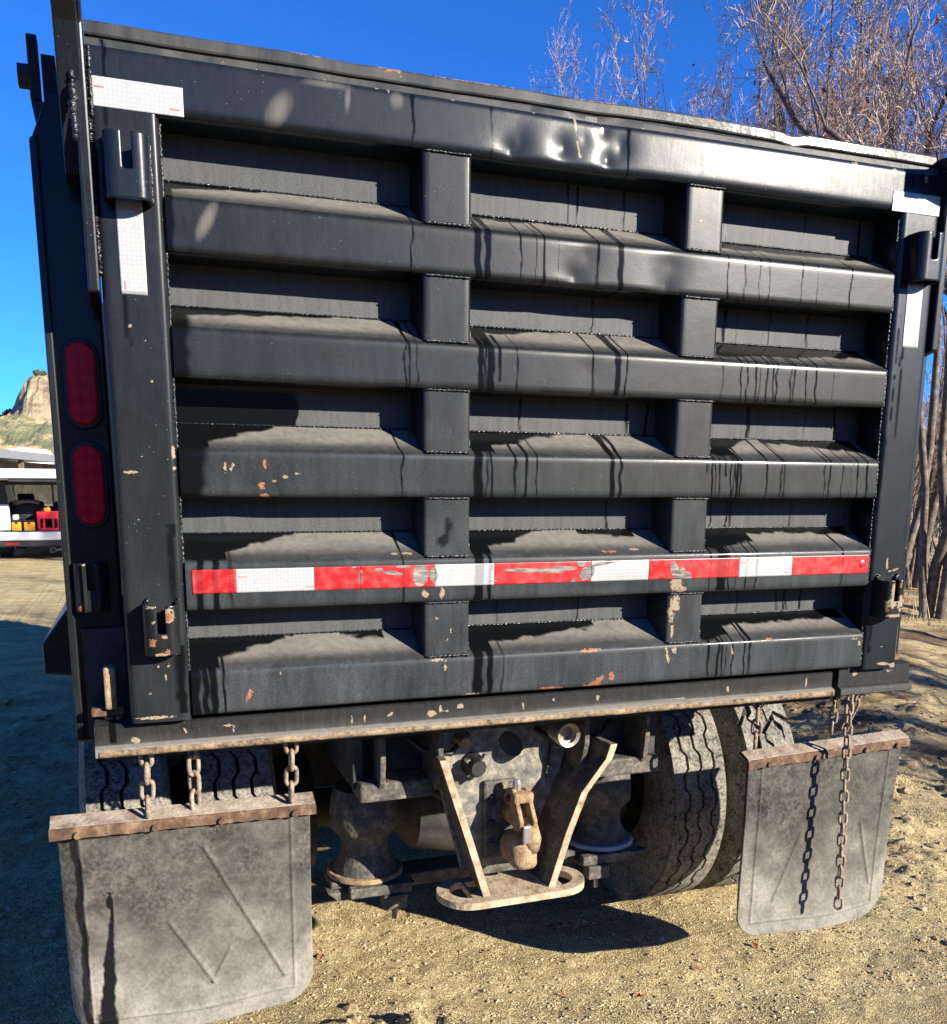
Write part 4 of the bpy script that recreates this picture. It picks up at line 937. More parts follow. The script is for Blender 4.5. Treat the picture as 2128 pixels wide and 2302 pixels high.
# pintle hook
def pintle():
    px = HX+0.030; y0 = 0.362
    b = box('pintle_base', px-0.085, px+0.015, y0-0.016, y0, 0.56, 0.79, UNDER, plate, bev=0.006)
    bm = bmesh.new(); add_box(bm, px-0.040, px+0.044, 0.232, 0.352, 0.548, 0.652, 0.034, 4)
    for v in bm.verts: v.co.x += 0.006*math.sin(v.co.z*60); v.co.y += 0.02*max(0, 0.60-v.co.z)*4
    bm_obj('hook_body', bm, RUSTL, plate, True)
    V = []; F = []; P = [(px+0.018, 0.262, 0.615), (px+0.020, 0.248, 0.650), (px+0.018, 0.252, 0.680), (px+0.014, 0.268, 0.700)]
    tube_arrays(P, [0.030, 0.027, 0.020, 0.013], 12, V, F); mesh('hook_horn', V, F, RUSTL, plate, smooth=True)
    V = []; F = []; P = [(px, 0.345, 0.70), (px+0.002, 0.31, 0.695), (px+0.003, 0.285, 0.685)]
    tube_arrays(P, [0.036, 0.034, 0.026], 12, V, F); mesh('hook_neck', V, F, RUSTL, plate, smooth=True)
    for q in (-0.024, 0.016): prism('latch_arm', [(0.345, 0.76), (0.345, 0.70), (0.27, 0.665), (0.235, 0.675), (0.228, 0.70), (0.262, 0.745), (0.29, 0.78)], 'x', px+q, px+q+0.013, RUSTL, plate, bev=0.003)
    box('latch_top', px-0.028, px+0.032, 0.262, 0.335, 0.742, 0.772, RUSTL, plate, bev=0.008)
    lathe('latch_pin', [(0, 0), (0.010, 0), (0.010, 0.085), (0, 0.085)], 'x', (px-0.042, 0.30, 0.752), RUST, plate, 12)
    lathe('latch_lever', [(0, 0), (0.011, 0), (0.013, 0.02), (0.009, 0.034), (0, 0.036)], 'z', (px-0.006, 0.30, 0.768), STEEL, plate, 8)
    box('hook_tongue', px-0.016, px+0.006, 0.222, 0.236, 0.640, 0.692, STEEL, plate, bev=0.004)
    for dz in (0.60, 0.665, 0.735):
        lathe('pintle_bolt', [(0, -0.016), (0.013, -0.016), (0.013, 0)], 'y', (px-0.062, y0-0.015, dz), DARK, plate, 6, smooth=False)
pintle()
# air coupling, plug and bolts on the plate
lathe('air_coupling', [(0.0, 0.03), (0.020, 0.03), (0.020, 0.012), (0.024, 0.010), (0.024, 0.0), (0.033, -0.004), (0.036, 0.01), (0.036, 0.028), (0.032, 0.034), (0.032, 0.07), (0, 0.07)], 'y', (0.098, 0.205, 0.945), BRASS, plate, 28)
box('coupling_bracket', 0.075, 0.15, 0.27, 0.362, 0.935, 0.962, DARK, plate, bev=0.003)
prism('plug_hole', [(-0.005+0.028*math.cos(t)*1.2-0.012*math.sin(t), 0.888+0.038*math.sin(t)) for t in np.linspace(0, 6.1, 16)], 'y', 0.3595, 0.363, RUBBLK, plate)
lathe('rusty_fitting', [(0, -0.05), (0.014, -0.05), (0.018, -0.03), (0.015, -0.025), (0.022, -0.01), (0.022, 0)], 'y', (-0.157, 0.360, 0.918), RUSTL, plate, 14)
lathe('trailer_plug', [(0, -0.055), (0.020, -0.055), (0.026, -0.045), (0.026, -0.01), (0.034, 0)], 'y', (-0.122, 0.360, 0.842), RUBBLK, plate, 20)
for dx, dz in ((-0.028, 0.02), (0.022, 0.028), (-0.010, -0.03), (0.016, -0.022)):
    lathe('plug_screw', [(0, -0.020), (0.007, -0.020), (0.007, 0)], 'y', (-0.115+dx, 0.345, 0.838+dz), STEEL, plate, 8)
# air springs on their beam
for s, lab in ((-1, 1), (1, 2)):
    cx, cy = s*0.385, 0.56
    lathe('air_spring', [(0, 0.25), (0.085, 0.25), (0.095, 0.22), (0.10, 0.17), (0.098, 0.13), (0.075, 0.105), (0.068, 0.085), (0.070, 0.05), (0.088, 0.015), (0.095, 0.0), (0, 0)], 'z', (cx, cy, 0.495), UNDER, truck, 32)
    lathe('spring_pedestal', [(0, 0.012), (0.108, 0.012), (0.112, 0.006), (0.112, 0), (0, 0)], 'z', (cx, cy, 0.482), RUSTL if s < 0 else simple('grey_spring_seat', (0.28, 0.29, 0.31), 0.6), truck, 28)
    prism('beam_end', [(cx-0.13, 0.462), (cx+0.13, 0.462), (cx+0.09, 0.435), (cx-0.10, 0.435)], 'y', 0.47, 0.62, UNDER, truck, bev=0.004)
    box('shackle_plate', cx-s*0.02-0.09, cx-s*0.02+0.09, 0.44, 0.47, 0.448, 0.478, UNDER, truck, bev=0.004)
    lathe('shackle_bolt', [(0, -0.05), (0.008, -0.05), (0.008, 0.02)], 'z', (cx-s*0.06, 0.452, 0.42), RUSTL, truck, 8)
    box('clamp_block', cx-s*0.06-0.035, cx-s*0.06+0.035, 0.43, 0.475, 0.405, 0.447, UNDER, truck, bev=0.004)
box('spring_beam', -0.50, 0.50, 0.50, 0.60, 0.438, 0.478, UNDER, truck, bev=0.006)
lathe('fuel_tank', [(0, -0.55), (0.24, -0.55), (0.27, -0.52), (0.27, 0.52), (0.24, 0.55), (0, 0.55)], 'y', (-0.76, 2.55, 0.66), DARK, truck, 28)
box('battery_box', 0.50, 1.0, 2.0, 2.7, 0.45, 0.95, DARK, truck, bev=0.03)
box('transmission', -0.25, 0.25, 2.3, 3.5, 0.50, 0.98, DARK, truck, bev=0.05)
box('dark_underbody_blocker', -0.5, 0.5, 1.80, 1.84, 0.34, 0.80, DARK, truck, bev=0)  # dark panel added to hide lit ground beyond, stands in for underbody shade
tube('drive_shaft', [(0, 1.1, ZC), (0, 2.35, 0.72)], 0.055, DARK, truck, 12)
box('wheel_guard', -1.06, -0.50, 1.62, 1.64, 0.40, 1.03, DARK, truck, bev=0); box('wheel_guard', 0.50, 1.06, 1.62, 1.64, 0.40, 1.03, DARK, truck, bev=0)
for s_ in (-1, 1): tube('air_line', [(HX+s_*0.10, 0.36, 0.93), (HX+s_*0.16, 0.33, 0.885), (s_*0.27, 0.34, 0.90), (s_*0.36, 0.40, 0.98)], 0.008, RUBBLK, plate, 8)
tube('brake_hose', [(-0.42, 0.47, 0.95), (-0.30, 0.46, 0.80), (-0.16, 0.50, 0.70), (-0.05, 0.70, 0.66)], 0.010, RUBBLK, truck, 8)
# cab and front axle of the truck, hidden behind the body but casting its shadow
box('cab', -1.0, 1.0, 3.6, 5.2, 0.75, 2.35, simple('dark_cab_paint', (0.02, 0.02, 0.022), 0.3), truck, bev=0.12, seg=3)
for s in (-1, 1): lathe('front_wheel', [(0, -0.1), (TR-0.03, -0.11), (TR, -0.09), (TR, 0.09), (TR-0.03, 0.11), (0, 0.1)], 'x', (s*0.92, 4.6, ZC), TYRE, truck, 40)

# ------------------------------------------------------------------ white car with its tailgate open
def suv():
    X0, Y0, B = -2.62, 18.45, G
    WHITE = simple('white_car_paint', (0.62, 0.63, 0.64), 0.25, vary=0.02); GLASS = simple('dark_tinted_glass', (0.02, 0.022, 0.025), 0.08)
    BLK = simple('black_car_plastic', (0.018, 0.018, 0.02), 0.6); TRIM = simple('dark_grey_cargo_trim', (0.05, 0.048, 0.045), 0.8)
    RED = simple('red_tail_lamp', (0.45, 0.01, 0.015), 0.2); SEAT = simple('black_car_seat', (0.02, 0.02, 0.022), 0.8)
    t = thing('parked_car', (X0, Y0+2.4, B), 'white parked car with its rear hatch raised and cargo area packed', 'car')
    P = lambda x: X0+x
    Z = lambda z: B+z*0.88
    IN = simple('black_headliner', (0.012, 0.012, 0.013), 0.9)
    # sides in one profile each (y,z), with wheel arches left open
    for s in (-1, 1):
        prof = [(0.02, 0.50), (0.0, 0.75), (0.05, 1.08), (0.16, 1.10), (0.34, 1.72), (0.55, 1.80), (2.6, 1.80), (3.25, 1.15), (4.5, 1.02), (4.72, 0.6), (4.6, 0.35), (4.15, 0.35), (4.1, 0.62), (3.85, 0.78), (3.55, 0.70), (3.4, 0.35), (1.4, 0.32), (1.32, 0.62), (1.05, 0.80), (0.75, 0.72), (0.60, 0.38), (0.1, 0.38)]
        a, b = sorted((s*0.86, s*0.97))
        sd_ = prism('body_side', [(Y0+y, Z(z)) for y, z in prof], 'x', P(a), P(b), WHITE, t, bev=0.02)
        a, b = sorted((s*0.968, s*0.975))
        prism('side_window', [(Y0+0.5, Z(1.16)), (Y0+0.62, Z(1.68)), (Y0+2.5, Z(1.70)), (Y0+3.0, Z(1.18))], 'x', P(a), P(b), GLASS, sd_)
        a, b = sorted((s*0.80, s*0.975))
        box('tail_lamp', P(a)+(0.03 if s > 0 else 0.045), P(b)-(0.03 if s < 0 else 0.045), Y0-0.03, Y0+0.10, Z(0.72), Z(1.05), RED, t, bev=0.02)
        for yy in (1.02, 3.80):
            wx = P(s*0.86)
            wr = lathe('car_wheel', [(0, 0.02), (0.20, 0.03), (0.23, 0.11), (0.24, 0.11)], 'x', (wx, Y0+yy, Z(0.36)), simple('silver_wheel', (0.5, 0.5, 0.5), 0.3, 0.9), t, 24)
            lathe('car_tyre', [(0.23, -0.10), (0.33, -0.115), (0.36, -0.09), (0.36, 0.09), (0.33, 0.115), (0.23, 0.10)], 'x', (wx, Y0+yy, Z(0.36)), BLK, wr, 28)
    for s in (-1, 1):
        prism('pillar_upper', [(P(s*0.94), Z(1.24)), (P(s*0.87), Z(1.24)), (P(s*0.79), Z(1.78)), (P(s*0.87), Z(1.78))], 'y', Y0+0.03, Y0+0.14, WHITE, t, bev=.01)
        pl = box('rear_pillar', *sorted((P(s*0.64), P(s*0.94))), Y0-0.01, Y0+0.14, Z(0.66), Z(1.24), WHITE, t, bev=0.03, seg=3)
        prism('pillar_glass', [(P(s*0.66), Z(1.245)), (P(s*0.86), Z(1.245)), (P(s*0.78), Z(1.72)), (P(s*0.68), Z(1.72))], 'y', Y0+0.06, Y0+0.15, GLASS, pl, bev=.01)
    box('roof', P(-0.86), P(0.86), Y0+0.36, Y0+2.6, Z(1.76), Z(1.82), WHITE, t, bev=0.02)
    box('headliner', P(-0.85), P(0.85), Y0+0.42, Y0+2.6, Z(1.70), Z(1.755), IN, t, bev=0)
    box('header', P(-0.86), P(0.86), Y0+0.30, Y0+0.40, Z(1.66), Z(1.76), BLK, t, bev=0.01)
    box('cargo_floor', P(-0.86), P(0.86), Y0+0.03, Y0+2.4, Z(0.58), Z(0.64), TRIM, t, bev=0)
    for s in (-1, 1): box('cargo_side', *sorted((P(s*0.66), P(s*0.858))), Y0+0.16, Y0+2.2, Z(0.64), Z(1.20), TRIM, t, bev=0.02)
    box('dashboard', P(-0.85), P(0.85), Y0+2.9, Y0+3.3, Z(0.6), Z(1.10), BLK, t, bev=0.03)
    for sx in (-0.42, 0.42):
        sb = box('seat_back', P(sx-0.33), P(sx+0.33), Y0+1.0, Y0+1.14, Z(0.64), Z(1.28), SEAT, t, bev=0.05, seg=3)
        box('head_rest', P(sx-0.16), P(sx+0.16), Y0+1.0, Y0+1.10, Z(1.30), Z(1.46), SEAT, sb, bev=0.04, seg=3)
        box('front_seat', P(sx-0.26), P(sx+0.26), Y0+1.9, Y0+2.04, Z(0.64), Z(1.25), SEAT, t, bev=0.05, seg=3)
    box('bumper', P(-0.96), P(0.96), Y0-0.10, Y0+0.05, Z(0.44), Z(0.635), WHITE, t, bev=0.03, seg=3)
    box('sill_plate', P(-0.75), P(0.75), Y0-0.095, Y0+0.03, Z(0.640), Z(0.652), BLK, t, bev=0.003)
    box('bumper_lower', P(-0.93), P(0.93), Y0-0.075, Y0+0.10, Z(0.30), Z(0.437), BLK, t, bev=0.03, seg=3)
    for s in (-1, 1): box('reflector', P(s*0.62-0.12), P(s*0.62+0.12), Y0-0.083, Y0-0.07, Z(0.35), Z(0.39), RED, t, bev=0.004)
    lathe('exhaust_tip', [(0.05, -0.12), (0.055, -0.12), (0.055, 0.15), (0.045, 0.15)], 'y', (P(0.10), Y0, Z(0.22)), STEEL, t, 16)
    tube('exhaust_pipe', [(P(0.10), Y0+0.15, Z(0.22)), (P(0.45), Y0+0.25, Z(0.25)), (P(0.7), Y0+0.8, Z(0.27))], 0.04, STEEL, t, 8)
    # raised hatch: white outer skin, dark glass toward the camera end
    h = prism('rear_hatch', [(Y0+0.40, Z(1.80)), (Y0+0.10, Z(1.90)), (Y0-0.55, Z(1.96)), (Y0-0.92, Z(1.82)), (Y0-0.93, Z(1.76)), (Y0-0.55, Z(1.84)), (Y0+0.10, Z(1.80)), (Y0+0.38, Z(1.74))], 'x', P(-0.90), P(0.90), WHITE, t, bev=0.015)
    prism('hatch_panel', [(P(-0.93), Z(1.80)), (P(0.93), Z(1.80)), (P(0.90), Z(1.93)), (P(0.78), Z(2.00)), (P(-0.78), Z(2.00)), (P(-0.90), Z(1.93))], 'y', Y0-1.02, Y0-0.94, WHITE, h, bev=0.02)
    box('hatch_edge', P(-0.5), P(0.5), Y0-0.96, Y0-0.90, Z(1.73), Z(1.79), BLK, h, bev=0.005)
    for s in (-1, 1): tube('hatch_strut', [(P(s*0.80), Y0-0.25, Z(1.83)), (P(s*0.82), Y0+0.10, Z(1.22))], 0.014, BLK, t, 6)
    prism('windscreen', [(Y0+2.62, Z(1.76)), (Y0+3.2, Z(1.16)), (Y0+3.21, Z(1.17)), (Y0+2.63, Z(1.775))], 'x', P(-0.85), P(0.85), glass_clear(), t)
    prism('hood', [(Y0+3.22, Z(1.13)), (Y0+4.5, Z(1.0)), (Y0+4.7, Z(0.6)), (Y0+4.6, Z(0.5)), (Y0+3.3, Z(0.6))], 'x', P(-0.858), P(0.858), WHITE, t, bev=0.02)
    # load
    z0 = Z(0.641)
    def lump(name, cx, cy, cz, sx, sy, sz, m, label, cat, seed, sub=2, amp=.18):
        bm = bmesh.new(); bmesh.ops.create_cube(bm, size=1); bmesh.ops.subdivide_edges(bm, edges=bm.edges[:], cuts=4, use_grid_fill=True)
        for v in bm.verts:
            d = v.co.normalized()*0.62; v.co = v.co.lerp(d, 0.55)
            n = vnoise(np.array([v.co.x*4+seed, ]), np.array([v.co.y*4+v.co.z*5+seed]), seed)[0]-0.5
            v.co += v.co*n*amp*2
            v.co = Vector((P(cx)+v.co.x*sx, Y0+cy+v.co.y*sy, max(z0, cz+v.co.z*sz)))
        return tag(bm_obj(name, bm, m, None, True), label, cat)
    REDP = simple('red_crate_plastic', (0.55, 0.012, 0.03), 0.45)
    rc = thing('crate', (P(0.03), Y0+0.25, z0), 'bright red plastic crate in the back of the white car', 'crate')
    x0, x1, y0, y1 = P(-0.16), P(0.22), Y0+0.06, Y0+0.40
    for nm, bb in (('side', (x0, x0+.02, y0, y1)), ('side', (x1-.02, x1, y0, y1)), ('end', (x0+.02, x1-.02, y0, y0+.02)), ('end', (x0+.02, x1-.02, y1-.02, y1))):
        if nm == 'end':
            box('panel', bb[0], bb[1], bb[2], bb[3], z0, z0+.06, REDP, rc, .004); box('panel', bb[0], bb[1], bb[2], bb[3], z0+.24, z0+.38, REDP, rc, .004)
            for q in (0.0, .09, .27, .36): box('slat', bb[0]+q*.93, bb[0]+q*.93+.03, bb[2], bb[3], z0+.06, z0+.24, REDP, rc, .003)
        else: box('panel', bb[0], bb[1], bb[2], bb[3], z0, z0+.38, REDP, rc, .004)
    box('bottom', x0+.02, x1-.02, y0+.02, y1-.02, z0, z0+.02, REDP, rc, 0)
    YEL = simple('yellow_case_plastic', (0.75, 0.36, 0.02), 0.45); BAG = simple('black_nylon_bag', (0.012, 0.012, 0.014), 0.7)
    for cx, wd, lab in ((-0.54, 0.17, 'yellow tool case at the left end of the car cargo floor'), (-0.31, 0.20, 'yellow tool case next to the red crate in the car')):
        tc = thing('tool_case', (P(cx), Y0+0.2, z0), lab, 'tool case', 'yellow tool cases in the car')
        box('case_body', P(cx-wd/2), P(cx+wd/2), Y0+0.05, Y0+0.40, z0, z0+0.18, YEL, tc, .02); box('case_lid', P(cx-wd/2)-.004, P(cx+wd/2)+.004, Y0+0.046, Y0+0.404, z0+.182, z0+0.21, BAG, tc, .008)
        box('latch', P(cx)-.02, P(cx)+.02, Y0+0.04, Y0+0.05, z0+.14, z0+.19, BAG, tc, .003)
    lump('duffel_bag', -0.38, 0.62, z0+0.25, 0.52, 0.40, 0.50, BAG, 'black duffel bag behind the yellow cases in the car', 'bag', 3)
    lump('rolled_blanket', -0.40, 0.66, z0+0.53, 0.50, 0.26, 0.13, simple('tan_blanket', (0.42, 0.26, 0.16), 0.9), 'tan rolled blanket lying on the black duffel bag', 'blanket', 4)
    lump('plastic_bag', 0.38, 0.28, z0+0.17, 0.22, 0.26, 0.38, simple('white_plastic_bag', (0.75, 0.76, 0.76), 0.5), 'crumpled white plastic bag right of the red crate', 'bag', 5, amp=.3)
    lump('paper_cup', -0.55, 0.14, z0+0.27, 0.10, 0.09, 0.10, simple('white_paper_cup', (0.7, 0.7, 0.68), 0.6), 'small white bundle on the leftmost yellow case', 'bundle', 6)
    lump('orange_pouch', 0.02, 0.22, z0+0.42, 0.11, 0.10, 0.10, simple('orange_cloth', (0.75, 0.28, 0.02), 0.7), 'small orange pouch on top of the red crate', 'pouch', 7)
    lump('yellow_pouch', 0.56, 0.20, z0+0.20, 0.14, 0.2, 0.36, simple('mustard_cloth', (0.35, 0.22, 0.03), 0.7), 'mustard yellow sack at the right side of the car cargo area', 'sack', 8)
def glass_clear():
    s = MN('clear_windscreen'); s.b.inputs['Transmission Weight'].default_value = 1.0; s.b.inputs['IOR'].default_value = 1.1
    return s.fin((0.30, 0.38, 0.34), 0.03)
suv()

# ------------------------------------------------------------------ shed and trailer beyond the car
def shed():
    A = Vector((-7.9, 19.5, 0)); Bv = Vector((-2.2, 46, 0)); d = (Bv-A).normalized(); nrm = Vector((-d.y, d.x, 0))
    t = thing('shed', (A.x, A.y, G), 'low open shed with grey metal roof edge and brown board wall behind the white car', 'shed')
    WALL = mud_mat('weathered_brown_boards', (0.10, 0.07, 0.055), (0.17, 0.125, 0.09), (0.25, 0.19, 0.14), 2.0, k=0.7); ROOF = simple('grey_metal_roof', (0.20, 0.205, 0.21), 0.5, 0.2)
    def quadbox(name, u0, u1, v0, v1, z0, z1, m, parent):
        bm = bmesh.new(); add_box(bm, 0, 1, 0, 1, 0, 1)
        for q in bm.verts:
            p = A+d*(u0+(u1-u0)*q.co.x)+nrm*(v0+(v1-v0)*q.co.y); q.co = Vector((p.x, p.y, z0+(z1-z0)*q.co.z))
        return bm_obj(name, bm, m, parent)
    L = (Bv-A).length
    w0 = quadbox('wall', -3, L, 0.6, 0.72, G, 2.36, DARK, t)
    n = 60
    for i in range(n): quadbox('board', -3+(L+3)*i/n+0.01, -3+(L+3)*(i+1)/n-0.01, 0.55, 0.59, G+.02, 2.34, WALL, w0)
    rf = quadbox('roof', -3.4, L+.4, -0.1, 5.0, 2.55, 2.66, ROOF, t)
    quadbox('fascia', -3.4, L+.4, -0.16, -0.105, 2.40, 2.68, ROOF, rf)
    for i in range(7): quadbox('post', -2.5+i*4.6, -2.35+i*4.6, 0.0, 0.15, G, 2.54, WALL, t)
    # second, darker roof rising behind
    quadbox('upper_roof', -4, 9, 3.0, 7.0, 3.05, 3.13, simple('rusty_upper_roof', (0.12, 0.10, 0.09), 0.7), t)
    for i in range(4): quadbox('strut', -3+i*3.4, -2.9+i*3.4, 3.1, 3.2, 2.66, 3.05, ROOF, t)
shed()
def trailer():
    t = thing('travel_trailer', (-5.8, 52, G), 'white travel trailer standing behind the shed roof', 'trailer')
    Wt = simple('white_trailer_skin', (0.78, 0.78, 0.76), 0.4, vary=.04)
    box('shell', -6.9, -4.8, 51, 53.4, G+0.6, 3.30, Wt, t, bev=0.3, seg=4)
    box('roof_vent', -6.4, -5.9, 52.0, 52.5, 3.30, 3.40, Wt, t, bev=.03)
    box('window', -6.4, -5.5, 50.985, 51.0, 1.9, 2.6, simple('trailer_window', (0.03, 0.03, 0.04), .1), t, bev=.004)
    for x in (-6.3, -5.5): lathe('trailer_wheel', [(0, -.1), (.33, -.1), (.36, -.05), (.36, .05), (.33, .1), (0, .1)], 'y', (x, 51.2, G+.36), RUBBLK, t, 20)
trailer()

# ------------------------------------------------------------------ mesa
def mesa():
    xs = np.arange(-140, 130, 1.0); ys = np.concatenate([np.arange(170, 345, 5.0), np.arange(345, 440, 1.0)]); X, Y = np.meshgrid(xs, ys)
    foot = 380+10*np.sin(X*0.05)+22*(fbm(X*0.04, X*0, 3, 5)-.5)
    n = fbm(X*0.08, Y*0.08, 5, 3); slope = np.clip((Y-190)/190, 0, 1)
    Z = 24*slope**1.25*(0.75+0.5*n)+1.5*(fbm(X*.3, Y*.3, 3, 8)-.5)*slope
    side = sstep(-41, -31.5, X+5*(fbm(Y*.15, X*.15, 3, 2)-.5)*1.5); cap = 14*side+3*(fbm(X*.12, X*0, 3, 6)-.5)*side
    c = sstep(0, 9, Y-foot+7*(fbm(X*.35, Y*.2, 3, 7)-.5)); ledge = 0.55*sstep(0, 3, Y-foot)+0.45*sstep(5, 9, Y-foot)
    Z = Z+cap*(0.5*c+0.5*ledge)+1.4*(fbm(X*.5, Y*.5, 3, 9)-.5)*c
    Z = Z*sstep(165, 190, Y)*sstep(-140, -120, X)+(-0.3)*(1-sstep(165, 190, Y))
    V = np.stack([X, Y, Z], -1).reshape(-1, 3); nx = len(xs); ny = len(ys); i = np.arange((ny-1)*nx).reshape(ny-1, nx)[:, :-1].ravel()
    s = MN('sandstone_mesa'); g = s.n('ShaderNodeNewGeometry'); sp = s.n('ShaderNodeSeparateXYZ'); s.l(g.outputs['Normal'], sp.inputs[0])
    px = s.n('ShaderNodeSeparateXYZ'); s.l(s.co, px.inputs[0])
    n1 = s.noise((.25, .25, .5), 6, .65); n2 = s.noise(.07, 4); n3 = s.noise(1.2, 4, .7)
    rock = s.ramp(n1, [(.32, (.12, .085, .05)), (.48, (.26, .195, .12)), (.66, (.36, .285, .19))])
    grass = s.ramp(n3, [(.3, (.20, .145, .06)), (.5, (.40, .31, .15)), (.7, (.50, .40, .22))])
    shr = s.math('GREATER_THAN', s.math('ADD', n2, s.math('MULTIPLY', n3, .35)), .68)
    grass = s.mix(s.math('MULTIPLY', shr, .85), grass, (.10, .12, .05))
    band = s.math('MULTIPLY', s.math('GREATER_THAN', px.outputs[2], 16.0), s.math('LESS_THAN', px.outputs[2], 21.5))
    grass = s.mix(s.math('MULTIPLY', band, .55), grass, (.15, .16, .08))
    m = s.fin(s.mix(s.math('MULTIPLY', s.math('SUBTRACT', sp.outputs[2], .62, True), 6, True), rock, grass), .95, nrm=s.bump(n3, .8, .8))
    o = mesh('mesa', V, np.stack([i, i+1, i+nx+1, i+nx], -1), m, smooth=False); tag(o, 'distant sandstone mesa above grassy slopes', kind='structure')
    return xs, ys, Z
mx, my, MZ = mesa()
def mesa_shrubs():
    m = mud_mat('dark_juniper', (.025, .03, .015), (.05, .06, .03), (.08, .085, .045), 2)
    for k, (x, y, r) in enumerate([(-31.5, 393, 1.5), (-29.5, 393, 1.1), (-27, 394, 1.2), (-41.0, 386, 1.7), (-42.6, 385, 1.2)]):
        i = np.searchsorted(mx, x); j = np.searchsorted(my, y); z = MZ[j, i]
        bm = bmesh.new(); bmesh.ops.create_icosphere(bm, subdivisions=3, radius=r)
        rg = random.Random(k)
        for v in bm.verts: v.co = v.co*(0.7+0.6*rg.random()); v.co.z = v.co.z*.8
        for v in bm.verts: v.co += Vector((x, y, z+r*.5))
        o = bm_obj('juniper_bush', bm, m); tag(o, ('largest dark juniper bush on the mesa rim, at its left corner', 'small juniper bush second from the left on the mesa rim', 'juniper bush furthest right on the mesa rim', 'larger dark juniper bush at the left foot of the mesa cliff', 'smaller juniper bush leftmost below the mesa cliff')[k], 'bush', 'junipers on the mesa')
mesa_shrubs()

def fill_blocking_hill():  # unseen slope added behind the camera to cut sky fill and reflections
    xs = np.arange(-120, 121, 2.5); ys = np.arange(-110, -17, 2.5); X, Y = np.meshgrid(xs, ys)
    az = np.degrees(np.arctan2(X, -Y)); lim = 7.5*(0.8+0.4*fbm(X*.04, Y*.04, 3, 71))
    d = np.hypot(X, Y); ramp = sstep(20, 52, d)
    Z = np.tan(np.radians(lim))*52*ramp+1.2*(fbm(X*.25, Y*.25, 3, 72)-.5)*ramp*2-0.4*(1-sstep(18, 24, d))
    V = np.stack([X, Y, Z], -1).reshape(-1, 3); nx = len(xs); ny = len(ys); i = np.arange((ny-1)*nx).reshape(ny-1, nx)[:, :-1].ravel()
    o = mesh('fill_blocking_slope', V, np.stack([i, i+1, i+nx+1, i+nx], -1), mud_mat('fill_blocker_brush', (.05, .045, .03), (.10, .085, .055), (.2, .165, .10), .6), smooth=True)
    tag(o, 'added unseen brushy slope behind the camera, blocking sky fill and reflections', kind='structure')
fill_blocking_hill()

# ------------------------------------------------------------------ bare oaks
BARK = mud_mat('grey_brown_bark', (.035, .027, .021), (.10, .078, .060), (.21, .17, .135), 14, k=.9)
TWIG = mud_mat('pinkish_grey_twig', (.14, .092, .066), (.28, .195, .145), (.43, .34, .27), 9, k=1.3)
LEAF = mud_mat('dry_red_brown_leaf', (.13, .022, .014), (.26, .055, .025), (.36, .15, .06), 3, k=0.8)
def oak(seed, H, spread, n_stem=3, dens=1.0):
    rg = np.random.default_rng(seed); Vt, Ft, Vw, Fw, Vl, Fl = [], [], [], [], [], []
    def walk(p, d, L, n, wob, upw):
        P = [p]
        for i in range(n):
            d = d+rg.normal(0, wob, 3)+np.array([0, 0, upw]); d = d/np.linalg.norm(d); p = p+d*L/n; P.append(p)
        return np.array(P), d
    def leaf(p):
        a = rg.normal(0, 1, 3); a /= np.linalg.norm(a); b_ = np.cross(a, rg.normal(0, 1, 3)); b_ /= np.linalg.norm(b_); s = rg.uniform(.03, .055)
        q = len(Vl); Vl.extend([(p+a*s).tolist(), (p+b_*s*.55).tolist(), (p-a*s).tolist(), (p-b_*s*.55).tolist()]); Fl.append((q, q+1, q+2, q+3))
    def branch(p, d, L, r, lvl):
        n = [9, 7, 6, 5, 3][lvl]; wob = [.16, .26, .34, .34, .28][lvl]; upw = [.06, .15, .10, .05, .02][lvl]
        P, de = walk(p, d, L, n, wob, upw); rad = r*np.linspace(1, [.42, .35, .35, .4, .5][lvl], len(P))
        if lvl <= 1: tube_arrays(P, rad, [8, 6][lvl], Vt, Ft, cap=False)
        else: tube_arrays(P, rad, [5, 3, 3][lvl-2], Vw, Fw, cap=False)
        if lvl == 4:
            if rg.random() < .02: leaf(P[-1])
            return
        k = int(round([8, 8, 7, 6][lvl]*dens*rg.uniform(.8, 1.2)))
        for c in range(k):
            t = rg.uniform([.32, .18, .12, .12][lvl], 1.0) if c else 1.0
            f = t*(len(P)-1); i = min(int(f), len(P)-2); q = P[i]+(P[i+1]-P[i])*(f-i)
            dd = P[i+1]-P[i]; dd = dd/np.linalg.norm(dd); o = rg.normal(0, 1, 3); o -= dd*o.dot(dd); o /= np.linalg.norm(o)
            ang = rg.uniform(.30, .85); nd = dd*math.cos(ang)+o*math.sin(ang); nd[2] = nd[2]*.85+.38
            branch(q, nd/np.linalg.norm(nd), L*[.36, .46, .46, .46][lvl]*rg.uniform(.65, 1.15), max(rad[i]*[.42, .46, .46, .6][lvl], .0052), lvl+1)
    for s in range(n_stem):
        a = s*2*math.pi/n_stem+rg.uniform(-.5, .5); tilt = rg.uniform(.04, .24)*spread
        branch(np.array([.12*math.cos(a), .12*math.sin(a), -.08]), np.array([math.cos(a)*tilt, math.sin(a)*tilt, 1.]), H*rg.uniform(.78, .92), .080*H/8*rg.uniform(.75, 1.1), 0)
    zs = np.percentile(np.array(Vw)[:, 2], 99.7); fsc = 8.5/zs; Vt, Vw, Vl = [(np.array(q)*fsc).tolist() for q in (Vt, Vw, Vl)]
    out = []
    for nm, V, F, m in (('trunk', Vt, Ft, BARK), ('crown', Vw, Fw, TWIG), ('leaves', Vl, Fl, LEAF)):
        me = bpy.data.meshes.new(nm); me.from_pydata(V, [], F); me.materials.append(m)
        if nm == 'trunk': me.shade_smooth()
        out.append((nm, me))
    return out
